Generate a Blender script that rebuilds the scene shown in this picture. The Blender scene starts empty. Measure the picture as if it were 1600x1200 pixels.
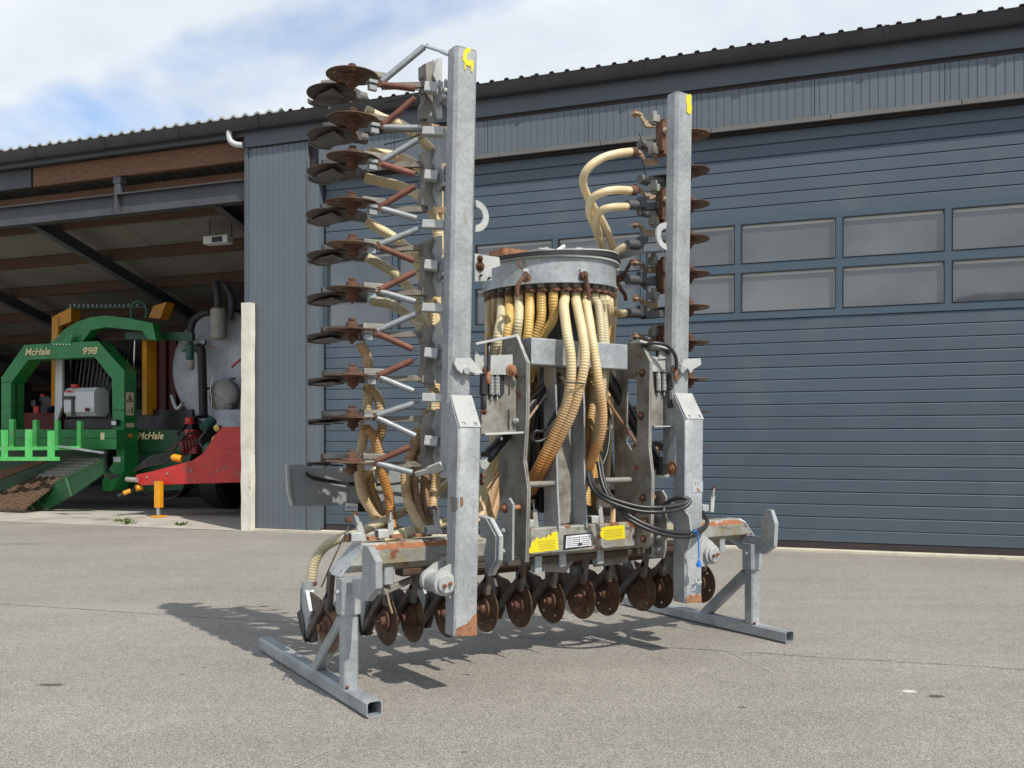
import bpy, math, random
from mathutils import Vector, Matrix
from mathutils.geometry import tessellate_polygon
random.seed(7)
R = math.radians
V = Vector
scene = bpy.context.scene
col = scene.collection

# ------------------------------------------------------------------ camera
cam_d = bpy.data.cameras.new('camera')
cam_d.sensor_width = 36.0
cam_d.lens = 31.5
cam_d.shift_y = 0.0556
cam_d.clip_start = 0.05
cam_d.clip_end = 3000
cam = bpy.data.objects.new('camera', cam_d)
col.objects.link(cam)
cam.location = (0, 0, 1.4)
cam.rotation_euler = (R(90), 0, 0)
scene.camera = cam

# ------------------------------------------------------------------ light and sky
SUN_EL = R(50.5)
SX, SY = 0.62, -0.785           # horizontal direction towards the sun
sun_d = bpy.data.lights.new('sun', 'SUN')
sun_d.energy = 4.1
sun_d.angle = R(0.55)
sun_d.color = (1.0, 0.94, 0.85)
sun = bpy.data.objects.new('sun', sun_d)
col.objects.link(sun)
sv = V((SX, SY, 0)).normalized() * math.cos(SUN_EL) + V((0, 0, math.sin(SUN_EL)))
sun.rotation_euler = sv.to_track_quat('Z', 'Y').to_euler()

world = bpy.data.worlds.new('World')
scene.world = world
world.use_nodes = True
wn, wl = world.node_tree.nodes, world.node_tree.links
wn.clear()
def N(kind, **kw):
    n = wn.new(kind)
    for k, val in kw.items(): setattr(n, k, val)
    return n
sky = N('ShaderNodeTexSky', sky_type='NISHITA', sun_disc=False)
sky.sun_elevation = SUN_EL
sky.sun_rotation = math.atan2(SX, SY)
sky.air_density = 1.0; sky.dust_density = 0.6; sky.ozone_density = 1.5
tc = N('ShaderNodeTexCoord')
sep = N('ShaderNodeSeparateXYZ')
wl.new(tc.outputs['Generated'], sep.inputs[0])
def wm(op, a, b=None):
    n = N('ShaderNodeMath', operation=op)
    for i, x in enumerate((a, b)):
        if x is None: continue
        if isinstance(x, (int, float)): n.inputs[i].default_value = x
        else: wl.new(x, n.inputs[i])
    return n.outputs[0]
den = wm('ADD', wm('MAXIMUM', sep.outputs['Z'], 0.0), 0.22)
comb = N('ShaderNodeCombineXYZ')
wl.new(wm('DIVIDE', sep.outputs['X'], den), comb.inputs['X'])
wl.new(wm('DIVIDE', sep.outputs['Y'], den), comb.inputs['Y'])
off = N('ShaderNodeVectorMath', operation='ADD')
wl.new(comb.outputs[0], off.inputs[0]); off.inputs[1].default_value = (7.7, -3.0, 2.2)
nz = N('ShaderNodeTexNoise'); nz.inputs['Scale'].default_value = 1.15
nz.inputs['Detail'].default_value = 9; nz.inputs['Roughness'].default_value = 0.5
nz.inputs['Distortion'].default_value = 0.25
wl.new(off.outputs[0], nz.inputs['Vector'])
cr = N('ShaderNodeValToRGB')
cr.color_ramp.elements[0].position = 0.345; cr.color_ramp.elements[0].color = (0, 0, 0, 1)
cr.color_ramp.elements[1].position = 0.455; cr.color_ramp.elements[1].color = (1, 1, 1, 1)
wl.new(nz.outputs['Fac'], cr.inputs[0])
nz2 = N('ShaderNodeTexNoise'); nz2.inputs['Scale'].default_value = 2.1
nz2.inputs['Detail'].default_value = 6; nz2.inputs['Roughness'].default_value = 0.5
wl.new(off.outputs[0], nz2.inputs['Vector'])
cc = N('ShaderNodeValToRGB')
cc.color_ramp.elements[0].position = 0.36; cc.color_ramp.elements[0].color = (6.0, 6.6, 7.4, 1)
cc.color_ramp.elements[1].position = 0.66; cc.color_ramp.elements[1].color = (8.6, 8.85, 9.1, 1)
wl.new(nz2.outputs['Fac'], cc.inputs[0])
mx = N('ShaderNodeMix', data_type='RGBA')
wl.new(cr.outputs['Color'], mx.inputs[0])
boost = N('ShaderNodeMix', data_type='RGBA', blend_type='MULTIPLY'); boost.inputs[0].default_value = 1
wl.new(sky.outputs[0], boost.inputs[6]); boost.inputs[7].default_value = (1.2, 1.5, 1.72, 1)
wl.new(boost.outputs[2], mx.inputs[6]); wl.new(cc.outputs['Color'], mx.inputs[7])
bg = N('ShaderNodeBackground'); bg.inputs['Strength'].default_value = 0.1
wl.new(mx.outputs[2], bg.inputs['Color'])
wo = N('ShaderNodeOutputWorld'); wl.new(bg.outputs[0], wo.inputs[0])
scene.view_settings.view_transform = 'Standard'
scene.view_settings.look = 'None'
scene.view_settings.exposure = 0.25
scene.view_settings.gamma = 1.0
scene.view_settings.use_curve_mapping = False

# ------------------------------------------------------------------ materials
def new_mat(name):
    m = bpy.data.materials.new(name); m.use_nodes = True
    nt = m.node_tree; nt.nodes.clear()
    out = nt.nodes.new('ShaderNodeOutputMaterial')
    p = nt.nodes.new('ShaderNodeBsdfPrincipled')
    nt.links.new(p.outputs[0], out.inputs[0])
    return m, nt, p
def pm(name, c1, c2, scale=6, rough=0.55, metal=0.0, bump=0.0, bscale=60, layers=(), cells=None, coord='pos', stretch=(1, 1, 1), spec=None, zstain=None, rnd=0.0):
    """c1/c2 noise mottled colour; layers: (colour, scale, threshold, softness[, stretch]) patches on top."""
    m, nt, p = new_mat(name)
    nn, ll = nt.nodes, nt.links
    if coord == 'pos':
        src = nn.new('ShaderNodeNewGeometry').outputs['Position']
    else:
        src = nn.new('ShaderNodeTexCoord').outputs['Object']
    def mapped(sc3):
        if tuple(sc3) == (1, 1, 1): return src
        mp_ = nn.new('ShaderNodeMapping'); mp_.inputs['Scale'].default_value = sc3
        ll.new(src, mp_.inputs['Vector']); return mp_.outputs[0]
    def noise(sc, det=6, ro=0.55, st=(1, 1, 1)):
        t = nn.new('ShaderNodeTexNoise'); t.inputs['Scale'].default_value = sc
        t.inputs['Detail'].default_value = det; t.inputs['Roughness'].default_value = ro
        ll.new(mapped(st), t.inputs['Vector']); return t.outputs['Fac']
    def ramp(f, a, b, ca=(0, 0, 0, 1), cb=(1, 1, 1, 1)):
        r = nn.new('ShaderNodeValToRGB')
        r.color_ramp.elements[0].position = a; r.color_ramp.elements[0].color = ca
        r.color_ramp.elements[1].position = b; r.color_ramp.elements[1].color = cb
        ll.new(f, r.inputs[0]); return r.outputs['Color']
    def mix(f, a, b, mode='MIX'):
        x = nn.new('ShaderNodeMix'); x.data_type = 'RGBA'; x.blend_type = mode
        if isinstance(f, float): x.inputs[0].default_value = f
        else: ll.new(f, x.inputs[0])
        for i, q in ((6, a), (7, b)):
            if isinstance(q, tuple): x.inputs[i].default_value = q
            else: ll.new(q, x.inputs[i])
        return x.outputs[2]
    c = ramp(noise(scale, st=stretch), 0.3, 0.7, (*c1, 1), (*c2, 1))
    if cells:
        vo = nn.new('ShaderNodeTexVoronoi'); vo.inputs['Scale'].default_value = cells[0]
        ll.new(src, vo.inputs['Vector'])
        bw = nn.new('ShaderNodeRGBToBW'); ll.new(vo.outputs['Color'], bw.inputs[0])
        g = ramp(bw.outputs[0], 0.2, 0.8, (1 - cells[1],) * 3 + (1,), (1 + cells[1],) * 3 + (1,))
        c = mix(1.0, c, g, 'MULTIPLY')
    rf = None
    for L in layers:
        st = L[4] if len(L) > 4 else (1, 1, 1)
        f = ramp(noise(L[1], 8, 0.62, st), L[2], L[2] + L[3])
        c = mix(f, c, (*L[0], 1))
        rf = f
    if rnd:
        oi = nn.new('ShaderNodeObjectInfo'); c = mix(1.0, c, ramp(oi.outputs['Random'], 0.0, 1.0, (1 - rnd,) * 3 + (1,), (1 + rnd,) * 3 + (1,)), 'MULTIPLY')
    if zstain:
        sp = nn.new('ShaderNodeSeparateXYZ'); ll.new(src, sp.inputs[0])
        ma = nn.new('ShaderNodeMath'); ma.operation = 'MULTIPLY_ADD'; ll.new(noise(5), ma.inputs[0]); ma.inputs[1].default_value = 0.5; ll.new(sp.outputs['Z'], ma.inputs[2])
        mr_ = nn.new('ShaderNodeMapRange'); mr_.inputs['From Min'].default_value = zstain[1]; mr_.inputs['From Max'].default_value = zstain[2]
        mr_.inputs['To Min'].default_value = zstain[3]; mr_.inputs['To Max'].default_value = 0.0; ll.new(ma.outputs[0], mr_.inputs['Value'])
        c = mix(mr_.outputs[0], c, (*zstain[0], 1))
    ll.new(c, p.inputs['Base Color'])
    p.inputs['Roughness'].default_value = rough
    p.inputs['Metallic'].default_value = metal
    if spec is not None: p.inputs['Specular IOR Level'].default_value = spec
    rr = nn.new('ShaderNodeMapRange'); rr.inputs['To Min'].default_value = max(0.03, rough - 0.1); rr.inputs['To Max'].default_value = min(1, rough + 0.12)
    ll.new(noise(scale * 2.3), rr.inputs['Value']); ll.new(rr.outputs[0], p.inputs['Roughness'])
    if bump:
        b = nn.new('ShaderNodeBump'); b.inputs['Strength'].default_value = bump; b.inputs['Distance'].default_value = 0.004
        ll.new(noise(bscale, 4), b.inputs['Height']); ll.new(b.outputs[0], p.inputs['Normal'])
    return m
M = {}
RUST = (0.19, 0.065, 0.028)
DRUST = (0.085, 0.038, 0.022)
M['galv'] = pm('galvanised_steel', (0.25, 0.275, 0.29), (0.40, 0.43, 0.44), 5, 0.46, 0.3, 0.12, 90,
               [((0.28, 0.30, 0.31), 3.2, 0.53, 0.16, (1, 1, 0.35)), ((0.30, 0.25, 0.19), 7, 0.60, 0.12), (RUST, 11, 0.70, 0.05)], (55, 0.10))
M['galv_light'] = pm('light_galvanised_steel', (0.33, 0.35, 0.35), (0.48, 0.49, 0.47), 6, 0.52, 0.12, 0.1, 90,
               [((0.40, 0.38, 0.33), 6, 0.60, 0.15), (RUST, 14, 0.72, 0.04)], (70, 0.06), rnd=0.06)
M['post'] = pm('weathered_galvanised_post', (0.25, 0.27, 0.28), (0.38, 0.40, 0.405), 4, 0.5, 0.2, 0.12, 90,
               [((0.21, 0.225, 0.23), 2.6, 0.52, 0.2, (1, 1, 0.3)), ((0.24, 0.21, 0.17), 14, 0.60, 0.12, (1, 1, .25)), ((.16, .165, .165), 30, .66, .06, (1, 1, .12)), (RUST, 18, 0.72, 0.03, (1, 1, .5))], (60, 0.10))
M['arm_dark'] = pm('grimy_arm_steel', (0.065, 0.06, 0.055), (0.15, 0.135, 0.12), 9, 0.6, 0.2, 0.25, 90, [(DRUST, 8, 0.54, 0.1)], rnd=0.2)
M['funnel_dark'] = pm('dark_grey_plate', (0.07, 0.068, 0.065), (0.16, 0.155, 0.145), 9, 0.6, 0.2, 0.2, 90, [((0.05, 0.035, 0.025), 7, 0.54, 0.1)])  # darker grey with brown patches, for funnels and deflectors
M['galv_dirty'] = pm('dirty_galvanised_steel', (0.17, 0.165, 0.15), (0.31, 0.30, 0.265), 7, 0.62, 0.15, 0.25, 70,
               [((0.13, 0.11, 0.085), 5, 0.50, 0.16), (RUST, 8, 0.63, 0.06)], (60, 0.08), rnd=0.12)
M['beam'] = pm('stained_galvanised_beam', (0.20, 0.205, 0.185), (0.36, 0.36, 0.325), 6, 0.55, 0.2, 0.25, 70,
               [((0.25, 0.22, 0.15), 4, 0.5, 0.12), ((0.13, 0.12, 0.10), 9, 0.57, 0.08, (1, 1, 3)), (RUST, 7.5, 0.585, 0.05)], (60, 0.08))
M['rust'] = pm('brown_rust', (0.06, 0.030, 0.02), (0.145, 0.066, 0.038), 25, 0.82, 0.0, 0.4, 160, [((0.10, 0.05, 0.035), 9, 0.55, 0.15)], rnd=0.22)
M['rust_bright'] = pm('orange_rust', (0.20, 0.085, 0.04), (0.36, 0.18, 0.095), 30, 0.8, 0.0, 0.3, 160, [((0.13, 0.055, 0.03), 14, 0.55, 0.12)], rnd=0.2)
M['rust_tan'] = pm('tan_rusted_steel', (0.30, 0.215, 0.13), (0.42, 0.34, 0.25), 14, 0.7, 0.0, 0.2, 120, [((0.28, 0.12, 0.05), 12, 0.52, 0.12)])
M['spring_rust'] = pm('red_brown_spring_steel', (0.12, 0.045, 0.032), (0.21, 0.085, 0.055), 18, 0.65, 0.1, 0.2, 200, rnd=0.15)
M['disc'] = pm('worn_disc_steel', (0.07, 0.040, 0.025), (0.16, 0.088, 0.05), 16, 0.55, 0.35, 0.25, 120,
               [((0.20, 0.13, 0.07), 9, 0.52, 0.15), ((0.05, 0.032, 0.025), 13, 0.58, 0.12)], rnd=0.3)
M['shoe'] = pm('dark_coulter_steel', (0.05, 0.042, 0.038), (0.11, 0.08, 0.06), 10, 0.6, 0.3, 0.2, 100, [(DRUST, 8, 0.52, 0.1)], rnd=0.2)
M['rubber'] = pm('black_rubber', (0.012, 0.012, 0.013), (0.025, 0.025, 0.026), 9, 0.55, 0, 0.1, 80)
M['hyd_hose'] = pm('black_hydraulic_hose', (0.012, 0.012, 0.013), (0.03, 0.03, 0.031), 20, 0.38, 0, 0.05, 200)
M['black'] = pm('black_paint', (0.010, 0.010, 0.012), (0.022, 0.022, 0.024), 6, 0.3, 0, 0.05, 60)
M['cream'] = pm('cream_hose_plastic', (0.58, 0.455, 0.25), (0.68, 0.56, 0.35), 5, 0.42, 0, 0, 40, [((0.52, 0.40, 0.20), 4, 0.54, 0.2)], zstain=((0.42, 0.18, 0.04), 1.50, 2.15, .95), rnd=0.06)
M['pale'] = pm('pale_hose_plastic', (0.42, 0.37, 0.22), (0.56, 0.50, 0.33), 5, 0.45, 0, 0, 40, [((0.42, 0.36, 0.24), 5, 0.56, 0.2)], rnd=0.12)
M['ochre'] = pm('yellow_hose_plastic', (0.52, 0.33, 0.09), (0.62, 0.43, 0.15), 5, 0.4, 0, 0, 40, [((0.40, 0.22, 0.06), 6, 0.55, 0.2)], rnd=0.12)
M['amber'] = pm('stained_amber_hose_plastic', (0.42, 0.30, 0.14), (0.56, 0.43, 0.25), 5, 0.42, 0, 0, 40, [((0.28, 0.13, 0.045), 4, 0.52, 0.2)], rnd=0.12)
M['brownhose'] = pm('brown_stained_hose_plastic', (0.26, 0.15, 0.075), (0.38, 0.25, 0.13), 5, 0.45, 0, 0, 40, [((0.16, 0.08, 0.04), 4, 0.5, 0.2)], rnd=0.15)
M['yellow'] = pm('yellow_sticker', (0.66, 0.54, 0.012), (0.74, 0.62, 0.02), 14, 0.45, 0, 0, 40, [((0.25, 0.24, 0.20), 38, 0.70, 0.03)])
M['sticker_print'] = pm('dark_print', (0.02, 0.02, 0.02), (0.05, 0.05, 0.05), 8, 0.5)
M['label_white'] = pm('worn_white_label', (0.55, 0.57, 0.60), (0.72, 0.74, 0.76), 20, 0.4, 0, 0, 50, [((0.2, 0.2, 0.22), 35, 0.62, 0.05)])
M['white'] = pm('white_paint', (0.62, 0.62, 0.60), (0.72, 0.72, 0.70), 6, 0.4, 0, 0, 50)
M['rod'] = pm('glossy_dark_rod', (0.05, 0.05, 0.055), (0.14, 0.14, 0.15), 30, 0.2, 0.6)
M['bar_tan'] = pm('brown_grey_bar', (0.12, 0.105, 0.085), (0.22, 0.195, 0.16), 8, 0.6, 0.1, 0.2, 80, [((0.30, 0.26, 0.20), 6, 0.58, 0.06), (DRUST, 9, 0.60, 0.06)], rnd=.15)
M['bevel'] = pm('chalky_zinc_bevel', (0.30, 0.31, 0.305), (0.40, 0.41, 0.40), 8, 0.6, 0, 0.1, 80, [((0.24, 0.22, 0.19), 10, 0.58, 0.1)])
M['gasket'] = pm('dark_blue_gasket', (0.02, 0.025, 0.032), (0.03, 0.036, 0.045), 6, 0.5)
M['sign_white'] = pm('bright_white_print', (0.84, 0.84, 0.84), (0.88, 0.88, 0.88), 6, 0.4)
M['blue'] = pm('blue_plastic', (0.01, 0.15, 0.60), (0.02, 0.22, 0.72), 10, 0.35)
M['blue_print'] = pm('blue_print', (0.01, 0.08, 0.5), (0.015, 0.1, 0.55), 10, 0.4)
M['chrome'] = pm('bright_steel', (0.55, 0.55, 0.53), (0.68, 0.67, 0.64), 12, 0.25, 0.9)
M['clad'] = pm('slate_blue_cladding', (0.094, 0.112, 0.130), (0.106, 0.126, 0.146), 1.2, 0.42, 0, 0.0, 50, [((0.125, 0.142, 0.16), 1.5, 0.58, 0.25)], rnd=0.03)
M['fascia'] = pm('slate_grey_fascia', (0.064, 0.075, 0.089), (0.073, 0.085, 0.10), 1.2, 0.45, 0, 0.0)
M['door'] = pm('slate_blue_door_paint', (0.060, 0.084, 0.108), (0.070, 0.096, 0.122), 0.9, 0.40, 0, 0.06, 220, [((0.092, 0.115, 0.138), 1.1, 0.54, 0.25, (1, 1, 0.5))], rnd=0.035)
M['doorframe'] = pm('blue_window_frame_paint', (0.052, 0.082, 0.110), (0.060, 0.092, 0.121), 1.2, 0.38)
M['gutter'] = pm('anthracite_gutter_plastic', (0.026, 0.027, 0.031), (0.040, 0.041, 0.045), 3, 0.3)
M['seal'] = pm('dark_rubber_seal', (0.018, 0.014, 0.016), (0.035, 0.025, 0.027), 3, 0.7)
M['trim_light'] = pm('beige_grey_trim', (0.115, 0.115, 0.108), (0.145, 0.145, 0.135), 2, 0.5)
M['sheet_light'] = pm('weathered_fibre_cement', (0.33, 0.34, 0.32), (0.45, 0.46, 0.43), 4, 0.85, 0, 0.2, 60, [((0.20, 0.20, 0.17), 6, 0.56, 0.12)])
M['sheet_dark'] = pm('dark_roof_sheet', (0.045, 0.032, 0.034), (0.07, 0.048, 0.05), 4, 0.45)
M['ceiling'] = pm('grey_roof_lining', (0.135, 0.128, 0.12), (0.18, 0.17, 0.16), 1.6, 0.85, 0, 0.1, 30, [((0.14, 0.13, 0.12), 2, 0.56, 0.2)], rnd=0.06)
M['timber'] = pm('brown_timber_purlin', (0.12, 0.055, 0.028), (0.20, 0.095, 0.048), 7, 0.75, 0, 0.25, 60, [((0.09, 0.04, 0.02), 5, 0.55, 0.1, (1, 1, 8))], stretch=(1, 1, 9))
M['timber_in'] = pm('shaded_timber_purlin', (0.055, 0.03, 0.018), (0.095, 0.052, 0.03), 7, 0.75, 0, 0.25, 60, stretch=(1, 1, 9), rnd=0.15)  # darker copy of the timber, the shed's shade put into the colour
M['steel_grey'] = pm('dark_grey_structural_steel', (0.045, 0.048, 0.055), (0.065, 0.068, 0.075), 3, 0.55, 0, 0.05)
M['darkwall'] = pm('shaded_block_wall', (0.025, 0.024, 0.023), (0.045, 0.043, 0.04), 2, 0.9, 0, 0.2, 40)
M['concrete'] = pm('pale_yard_concrete', (0.31, 0.29, 0.25), (0.44, 0.415, 0.36), 1.4, 0.9, 0, 0.25, 90, [((0.17, 0.16, 0.14), 0.9, 0.55, 0.15), ((0.40, 0.38, 0.33), 6, 0.62, 0.1)])
M['whitewash'] = pm('whitewashed_concrete', (0.52, 0.50, 0.42), (0.68, 0.66, 0.57), 5, 0.9, 0, 0.5, 70, [((0.34, 0.31, 0.24), 7, 0.62, 0.06), ((0.45, 0.42, 0.34), 2.5, 0.56, 0.2)])
M['green'] = pm('green_machine_paint', (0.010, 0.17, 0.035), (0.018, 0.24, 0.055), 3, 0.35, 0, 0.03, 60, [((0.03, 0.12, 0.035), 4, 0.54, 0.15), ((0.10, 0.13, 0.07), 13, 0.63, 0.08), ((0.16, 0.15, 0.10), 40, 0.70, 0.04)])
M['green_sunlit'] = pm('sunlit_green_paint', (0.06, 0.42, 0.09), (0.12, 0.55, 0.15), 5, 0.5, 0, 0.1, 60, [((0.28, 0.32, 0.16), 7, 0.58, 0.1)])
M['green_dark'] = pm('dark_green_paint', (0.005, 0.045, 0.014), (0.009, 0.07, 0.022), 3, 0.4)
M['orange'] = pm('orange_yellow_paint', (0.62, 0.26, 0.008), (0.72, 0.32, 0.012), 4, 0.4)
M['red'] = pm('red_machine_paint', (0.40, 0.018, 0.016), (0.54, 0.032, 0.026), 4, 0.35, 0, 0.05, 60, [((0.26, 0.06, 0.045), 5, 0.55, 0.15), ((0.20, 0.14, 0.10), 14, 0.64, 0.08)])
M['darkred'] = pm('dark_red_paint', (0.10, 0.006, 0.008), (0.14, 0.01, 0.012), 4, 0.5)
M['tank'] = pm('galvanised_tank', (0.30, 0.335, 0.37), (0.48, 0.51, 0.54), 2.2, 0.5, 0.05, 0.1, 60, [((0.24, 0.25, 0.26), 1.8, 0.52, 0.2)], (22, 0.07))
M['tank_dirty'] = pm('weathered_grey_steel', (0.24, 0.23, 0.21), (0.36, 0.35, 0.32), 5, 0.6, 0.15, 0.2, 60, [((0.20, 0.17, 0.13), 6, 0.55, 0.12)])
M['plastic_tank'] = pm('translucent_white_plastic', (0.55, 0.56, 0.55), (0.64, 0.65, 0.63), 4, 0.4)
M['chain'] = pm('rusty_muddy_chain', (0.05, 0.03, 0.018), (0.16, 0.09, 0.05), 22, 0.85, 0, 0.6, 80, [((0.32, 0.25, 0.10), 16, 0.66, 0.08)])
M['gold'] = pm('gold_lettering', (0.72, 0.62, 0.30), (0.80, 0.70, 0.38), 8, 0.45)
M['letter_dark'] = pm('dark_red_letter_shade', (0.06, 0.02, 0.015), (0.09, 0.03, 0.02), 8, 0.5)
M['cream_sticker'] = pm('cream_warning_sticker', (0.70, 0.60, 0.36), (0.78, 0.68, 0.44), 8, 0.5)
M['weed'] = pm('green_weed_leaves', (0.06, 0.12, 0.02), (0.12, 0.20, 0.04), 12, 0.7)
M['pump_green'] = pm('green_cast_iron', (0.02, 0.08, 0.06), (0.04, 0.12, 0.09), 8, 0.5)
M['brass'] = pm('brass_fitting', (0.45, 0.30, 0.07), (0.6, 0.42, 0.12), 12, 0.4, 0.6)
# window panes: double glazing; dark hall, patchy reflections and grime put into the colour
m, nt, p = new_mat('dark_window_pane'); M['pane'] = m
p.inputs['Base Color'].default_value = (0.05, 0.06, 0.066, 1); p.inputs['Roughness'].default_value = 0.03
p.inputs['IOR'].default_value = 1.95
g_ = nt.nodes.new('ShaderNodeNewGeometry'); n_ = nt.nodes.new('ShaderNodeTexNoise'); n_.inputs['Scale'].default_value = 1.0
nt.links.new(g_.outputs['Position'], n_.inputs['Vector'])
r_ = nt.nodes.new('ShaderNodeValToRGB'); r_.color_ramp.elements[0].position = .35; r_.color_ramp.elements[1].position = .68
r_.color_ramp.elements[0].color = (.045, .056, .064, 1); r_.color_ramp.elements[1].color = (.105, .118, .124, 1)
n3 = nt.nodes.new('ShaderNodeTexNoise'); n3.inputs['Scale'].default_value = .8; n3.inputs['Detail'].default_value = 7
nt.links.new(g_.outputs['Position'], n3.inputs['Vector']); nt.links.new(n3.outputs['Fac'], r_.inputs[0]); nt.links.new(r_.outputs[0], p.inputs['Base Color'])
b_ = nt.nodes.new('ShaderNodeBump'); b_.inputs['Strength'].default_value = 0.12; b_.inputs['Distance'].default_value = 0.02
nt.links.new(n_.outputs['Fac'], b_.inputs['Height']); nt.links.new(b_.outputs[0], p.inputs['Normal'])

# asphalt with aggregate, patches, and a few real oil stains
def asphalt():
    m, nt, p = new_mat('worn_grey_asphalt'); nn, ll = nt.nodes, nt.links
    geo = nn.new('ShaderNodeNewGeometry').outputs['Position']
    def noise(sc, det=4, ro=0.6, vec=None):
        t = nn.new('ShaderNodeTexNoise'); t.inputs['Scale'].default_value = sc; t.inputs['Detail'].default_value = det
        t.inputs['Roughness'].default_value = ro; ll.new(vec or geo, t.inputs['Vector']); return t.outputs['Fac']
    def ramp(f, *st):
        r = nn.new('ShaderNodeValToRGB'); e = r.color_ramp.elements
        while len(e) < len(st): e.new(0.5)
        for i, (po, c) in enumerate(st):
            e[i].position = po; e[i].color = (*c, 1) if isinstance(c, tuple) else (c, c, c, 1)
        ll.new(f, r.inputs[0]); return r.outputs['Color']
    def mix(f, a, b, mode='MIX'):
        x = nn.new('ShaderNodeMix'); x.data_type = 'RGBA'; x.blend_type = mode
        if isinstance(f, float): x.inputs[0].default_value = f
        else: ll.new(f, x.inputs[0])
        for i, q in ((6, a), (7, b)):
            if isinstance(q, tuple): x.inputs[i].default_value = (*q, 1)
            else: ll.new(q, x.inputs[i])
        return x.outputs[2]
    c = ramp(noise(0.55, 7, 0.6), (0.3, (0.228, 0.212, 0.187)), (0.7, (0.282, 0.264, 0.234)))
    c = mix(1.0, c, ramp(noise(9, 6, 0.7), (0.35, 0.93), (0.65, 1.06)), 'MULTIPLY')
    tm = nn.new('ShaderNodeMapping'); tm.vector_type = 'POINT'; tm.inputs['Rotation'].default_value = (0, 0, 0.42); tm.inputs['Scale'].default_value = (0.22, 2.6, 1); ll.new(geo, tm.inputs['Vector'])
    c = mix(1.0, c, ramp(noise(1.0, 5, 0.6, tm.outputs[0]), (0.36, 0.955), (0.62, 1.03)), 'MULTIPLY')
    c = mix(ramp(noise(0.28, 5, 0.6), (0.60, 0.0), (0.68, 0.28)), c, (0.17, 0.16, 0.145))
    vo = nn.new('ShaderNodeTexVoronoi'); vo.inputs['Scale'].default_value = 230; ll.new(geo, vo.inputs['Vector'])
    bw = nn.new('ShaderNodeRGBToBW'); ll.new(vo.outputs['Color'], bw.inputs[0])
    c = mix(1.0, c, ramp(bw.outputs[0], (0.1, 0.42), (0.5, 0.97), (0.9, 1.72)), 'MULTIPLY')
    c = mix(1.0, c, ramp(noise(300, 2, 0.5), (0.35, 0.8), (0.65, 1.2)), 'MULTIPLY')
    c = mix(ramp(noise(85, 3, 0.5), (0.66, 0.0), (0.72, 0.55)), c, (0.06, 0.058, 0.055))
    c = mix(ramp(noise(110, 2, 0.5), (0.68, 0.0), (0.72, 0.5)), c, (0.50, 0.48, 0.43))
    wob = nn.new('ShaderNodeTexNoise'); wob.inputs['Scale'].default_value = 9; wob.inputs['Detail'].default_value = 4; ll.new(geo, wob.inputs['Vector'])
    for (x, y, rx, ry, cl, st) in STAINS:
        s = nn.new('ShaderNodeMapping'); s.vector_type = 'POINT'
        s.inputs['Location'].default_value = (-x / rx, -y / ry, 0); s.inputs['Scale'].default_value = (1 / rx, 1 / ry, 0)
        ll.new(geo, s.inputs['Vector'])
        ln = nn.new('ShaderNodeVectorMath'); ln.operation = 'LENGTH'; ll.new(s.outputs[0], ln.inputs[0])
        ad = nn.new('ShaderNodeMath'); ad.operation = 'MULTIPLY_ADD'; ll.new(wob.outputs['Fac'], ad.inputs[0]); ad.inputs[1].default_value = 1.6
        ll.new(ln.outputs['Value'], ad.inputs[2])
        c = mix(ramp(ad.outputs[0], (0.0, st), (0.75, st)) if False else ramp_inv(nn, ll, ad.outputs[0], st), c, cl)
    ll.new(c, p.inputs['Base Color']); p.inputs['Roughness'].default_value = 0.88; p.inputs['Specular IOR Level'].default_value = 0.3
    bm_ = nn.new('ShaderNodeBump'); bm_.inputs['Strength'].default_value = 0.75; bm_.inputs['Distance'].default_value = 0.004
    hh = nn.new('ShaderNodeMath'); hh.operation = 'ADD'; ll.new(vo.outputs['Distance'], hh.inputs[0]); ll.new(noise(180, 3), hh.inputs[1])
    ll.new(hh.outputs[0], bm_.inputs['Height']); ll.new(bm_.outputs[0], p.inputs['Normal'])
    return m
def ramp_inv(nn, ll, f, st):
    r = nn.new('ShaderNodeMapRange'); r.interpolation_type = 'SMOOTHSTEP'
    r.inputs['From Min'].default_value = 1.35; r.inputs['From Max'].default_value = 1.9
    r.inputs['To Min'].default_value = st; r.inputs['To Max'].default_value = 0.0
    ll.new(f, r.inputs['Value']); return r.outputs[0]
def gp(px, py):           # a spot on the ground, measured in the photograph
    Y = 1.4 * 1400 / (py - 689.0); return ((px - 800) / 1400 * Y, Y)
STAINS = [(*gp(76, 1070), .11, .035, (0.045, 0.043, 0.04), .8), (*gp(30, 850), .45, .10, (0.12, 0.11, 0.10), .55), (*gp(1465, 1088), .05, .03, (0.045, 0.043, 0.04), .85),
          (*gp(1418, 1080), .045, .03, (0.62, 0.62, 0.60), .9), (*gp(727, 1054), .03, .018, (0.05, 0.05, 0.05), .8), (*gp(725, 1175), .02, .012, (0.04, 0.04, 0.04), .9),
          (*gp(284, 1054), .03, .012, (0.04, 0.04, 0.04), .85), (*gp(1160, 1105), .025, .014, (0.05, 0.05, 0.05), .8), (*gp(320, 1043), .02, .012, (0.05, 0.05, 0.05), .8),
          (*gp(150, 950), .7, .25, (0.30, 0.285, 0.255), .4), (*gp(1350, 960), .9, .3, (0.27, 0.255, 0.225), .4)]
M['asphalt'] = asphalt()

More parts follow.
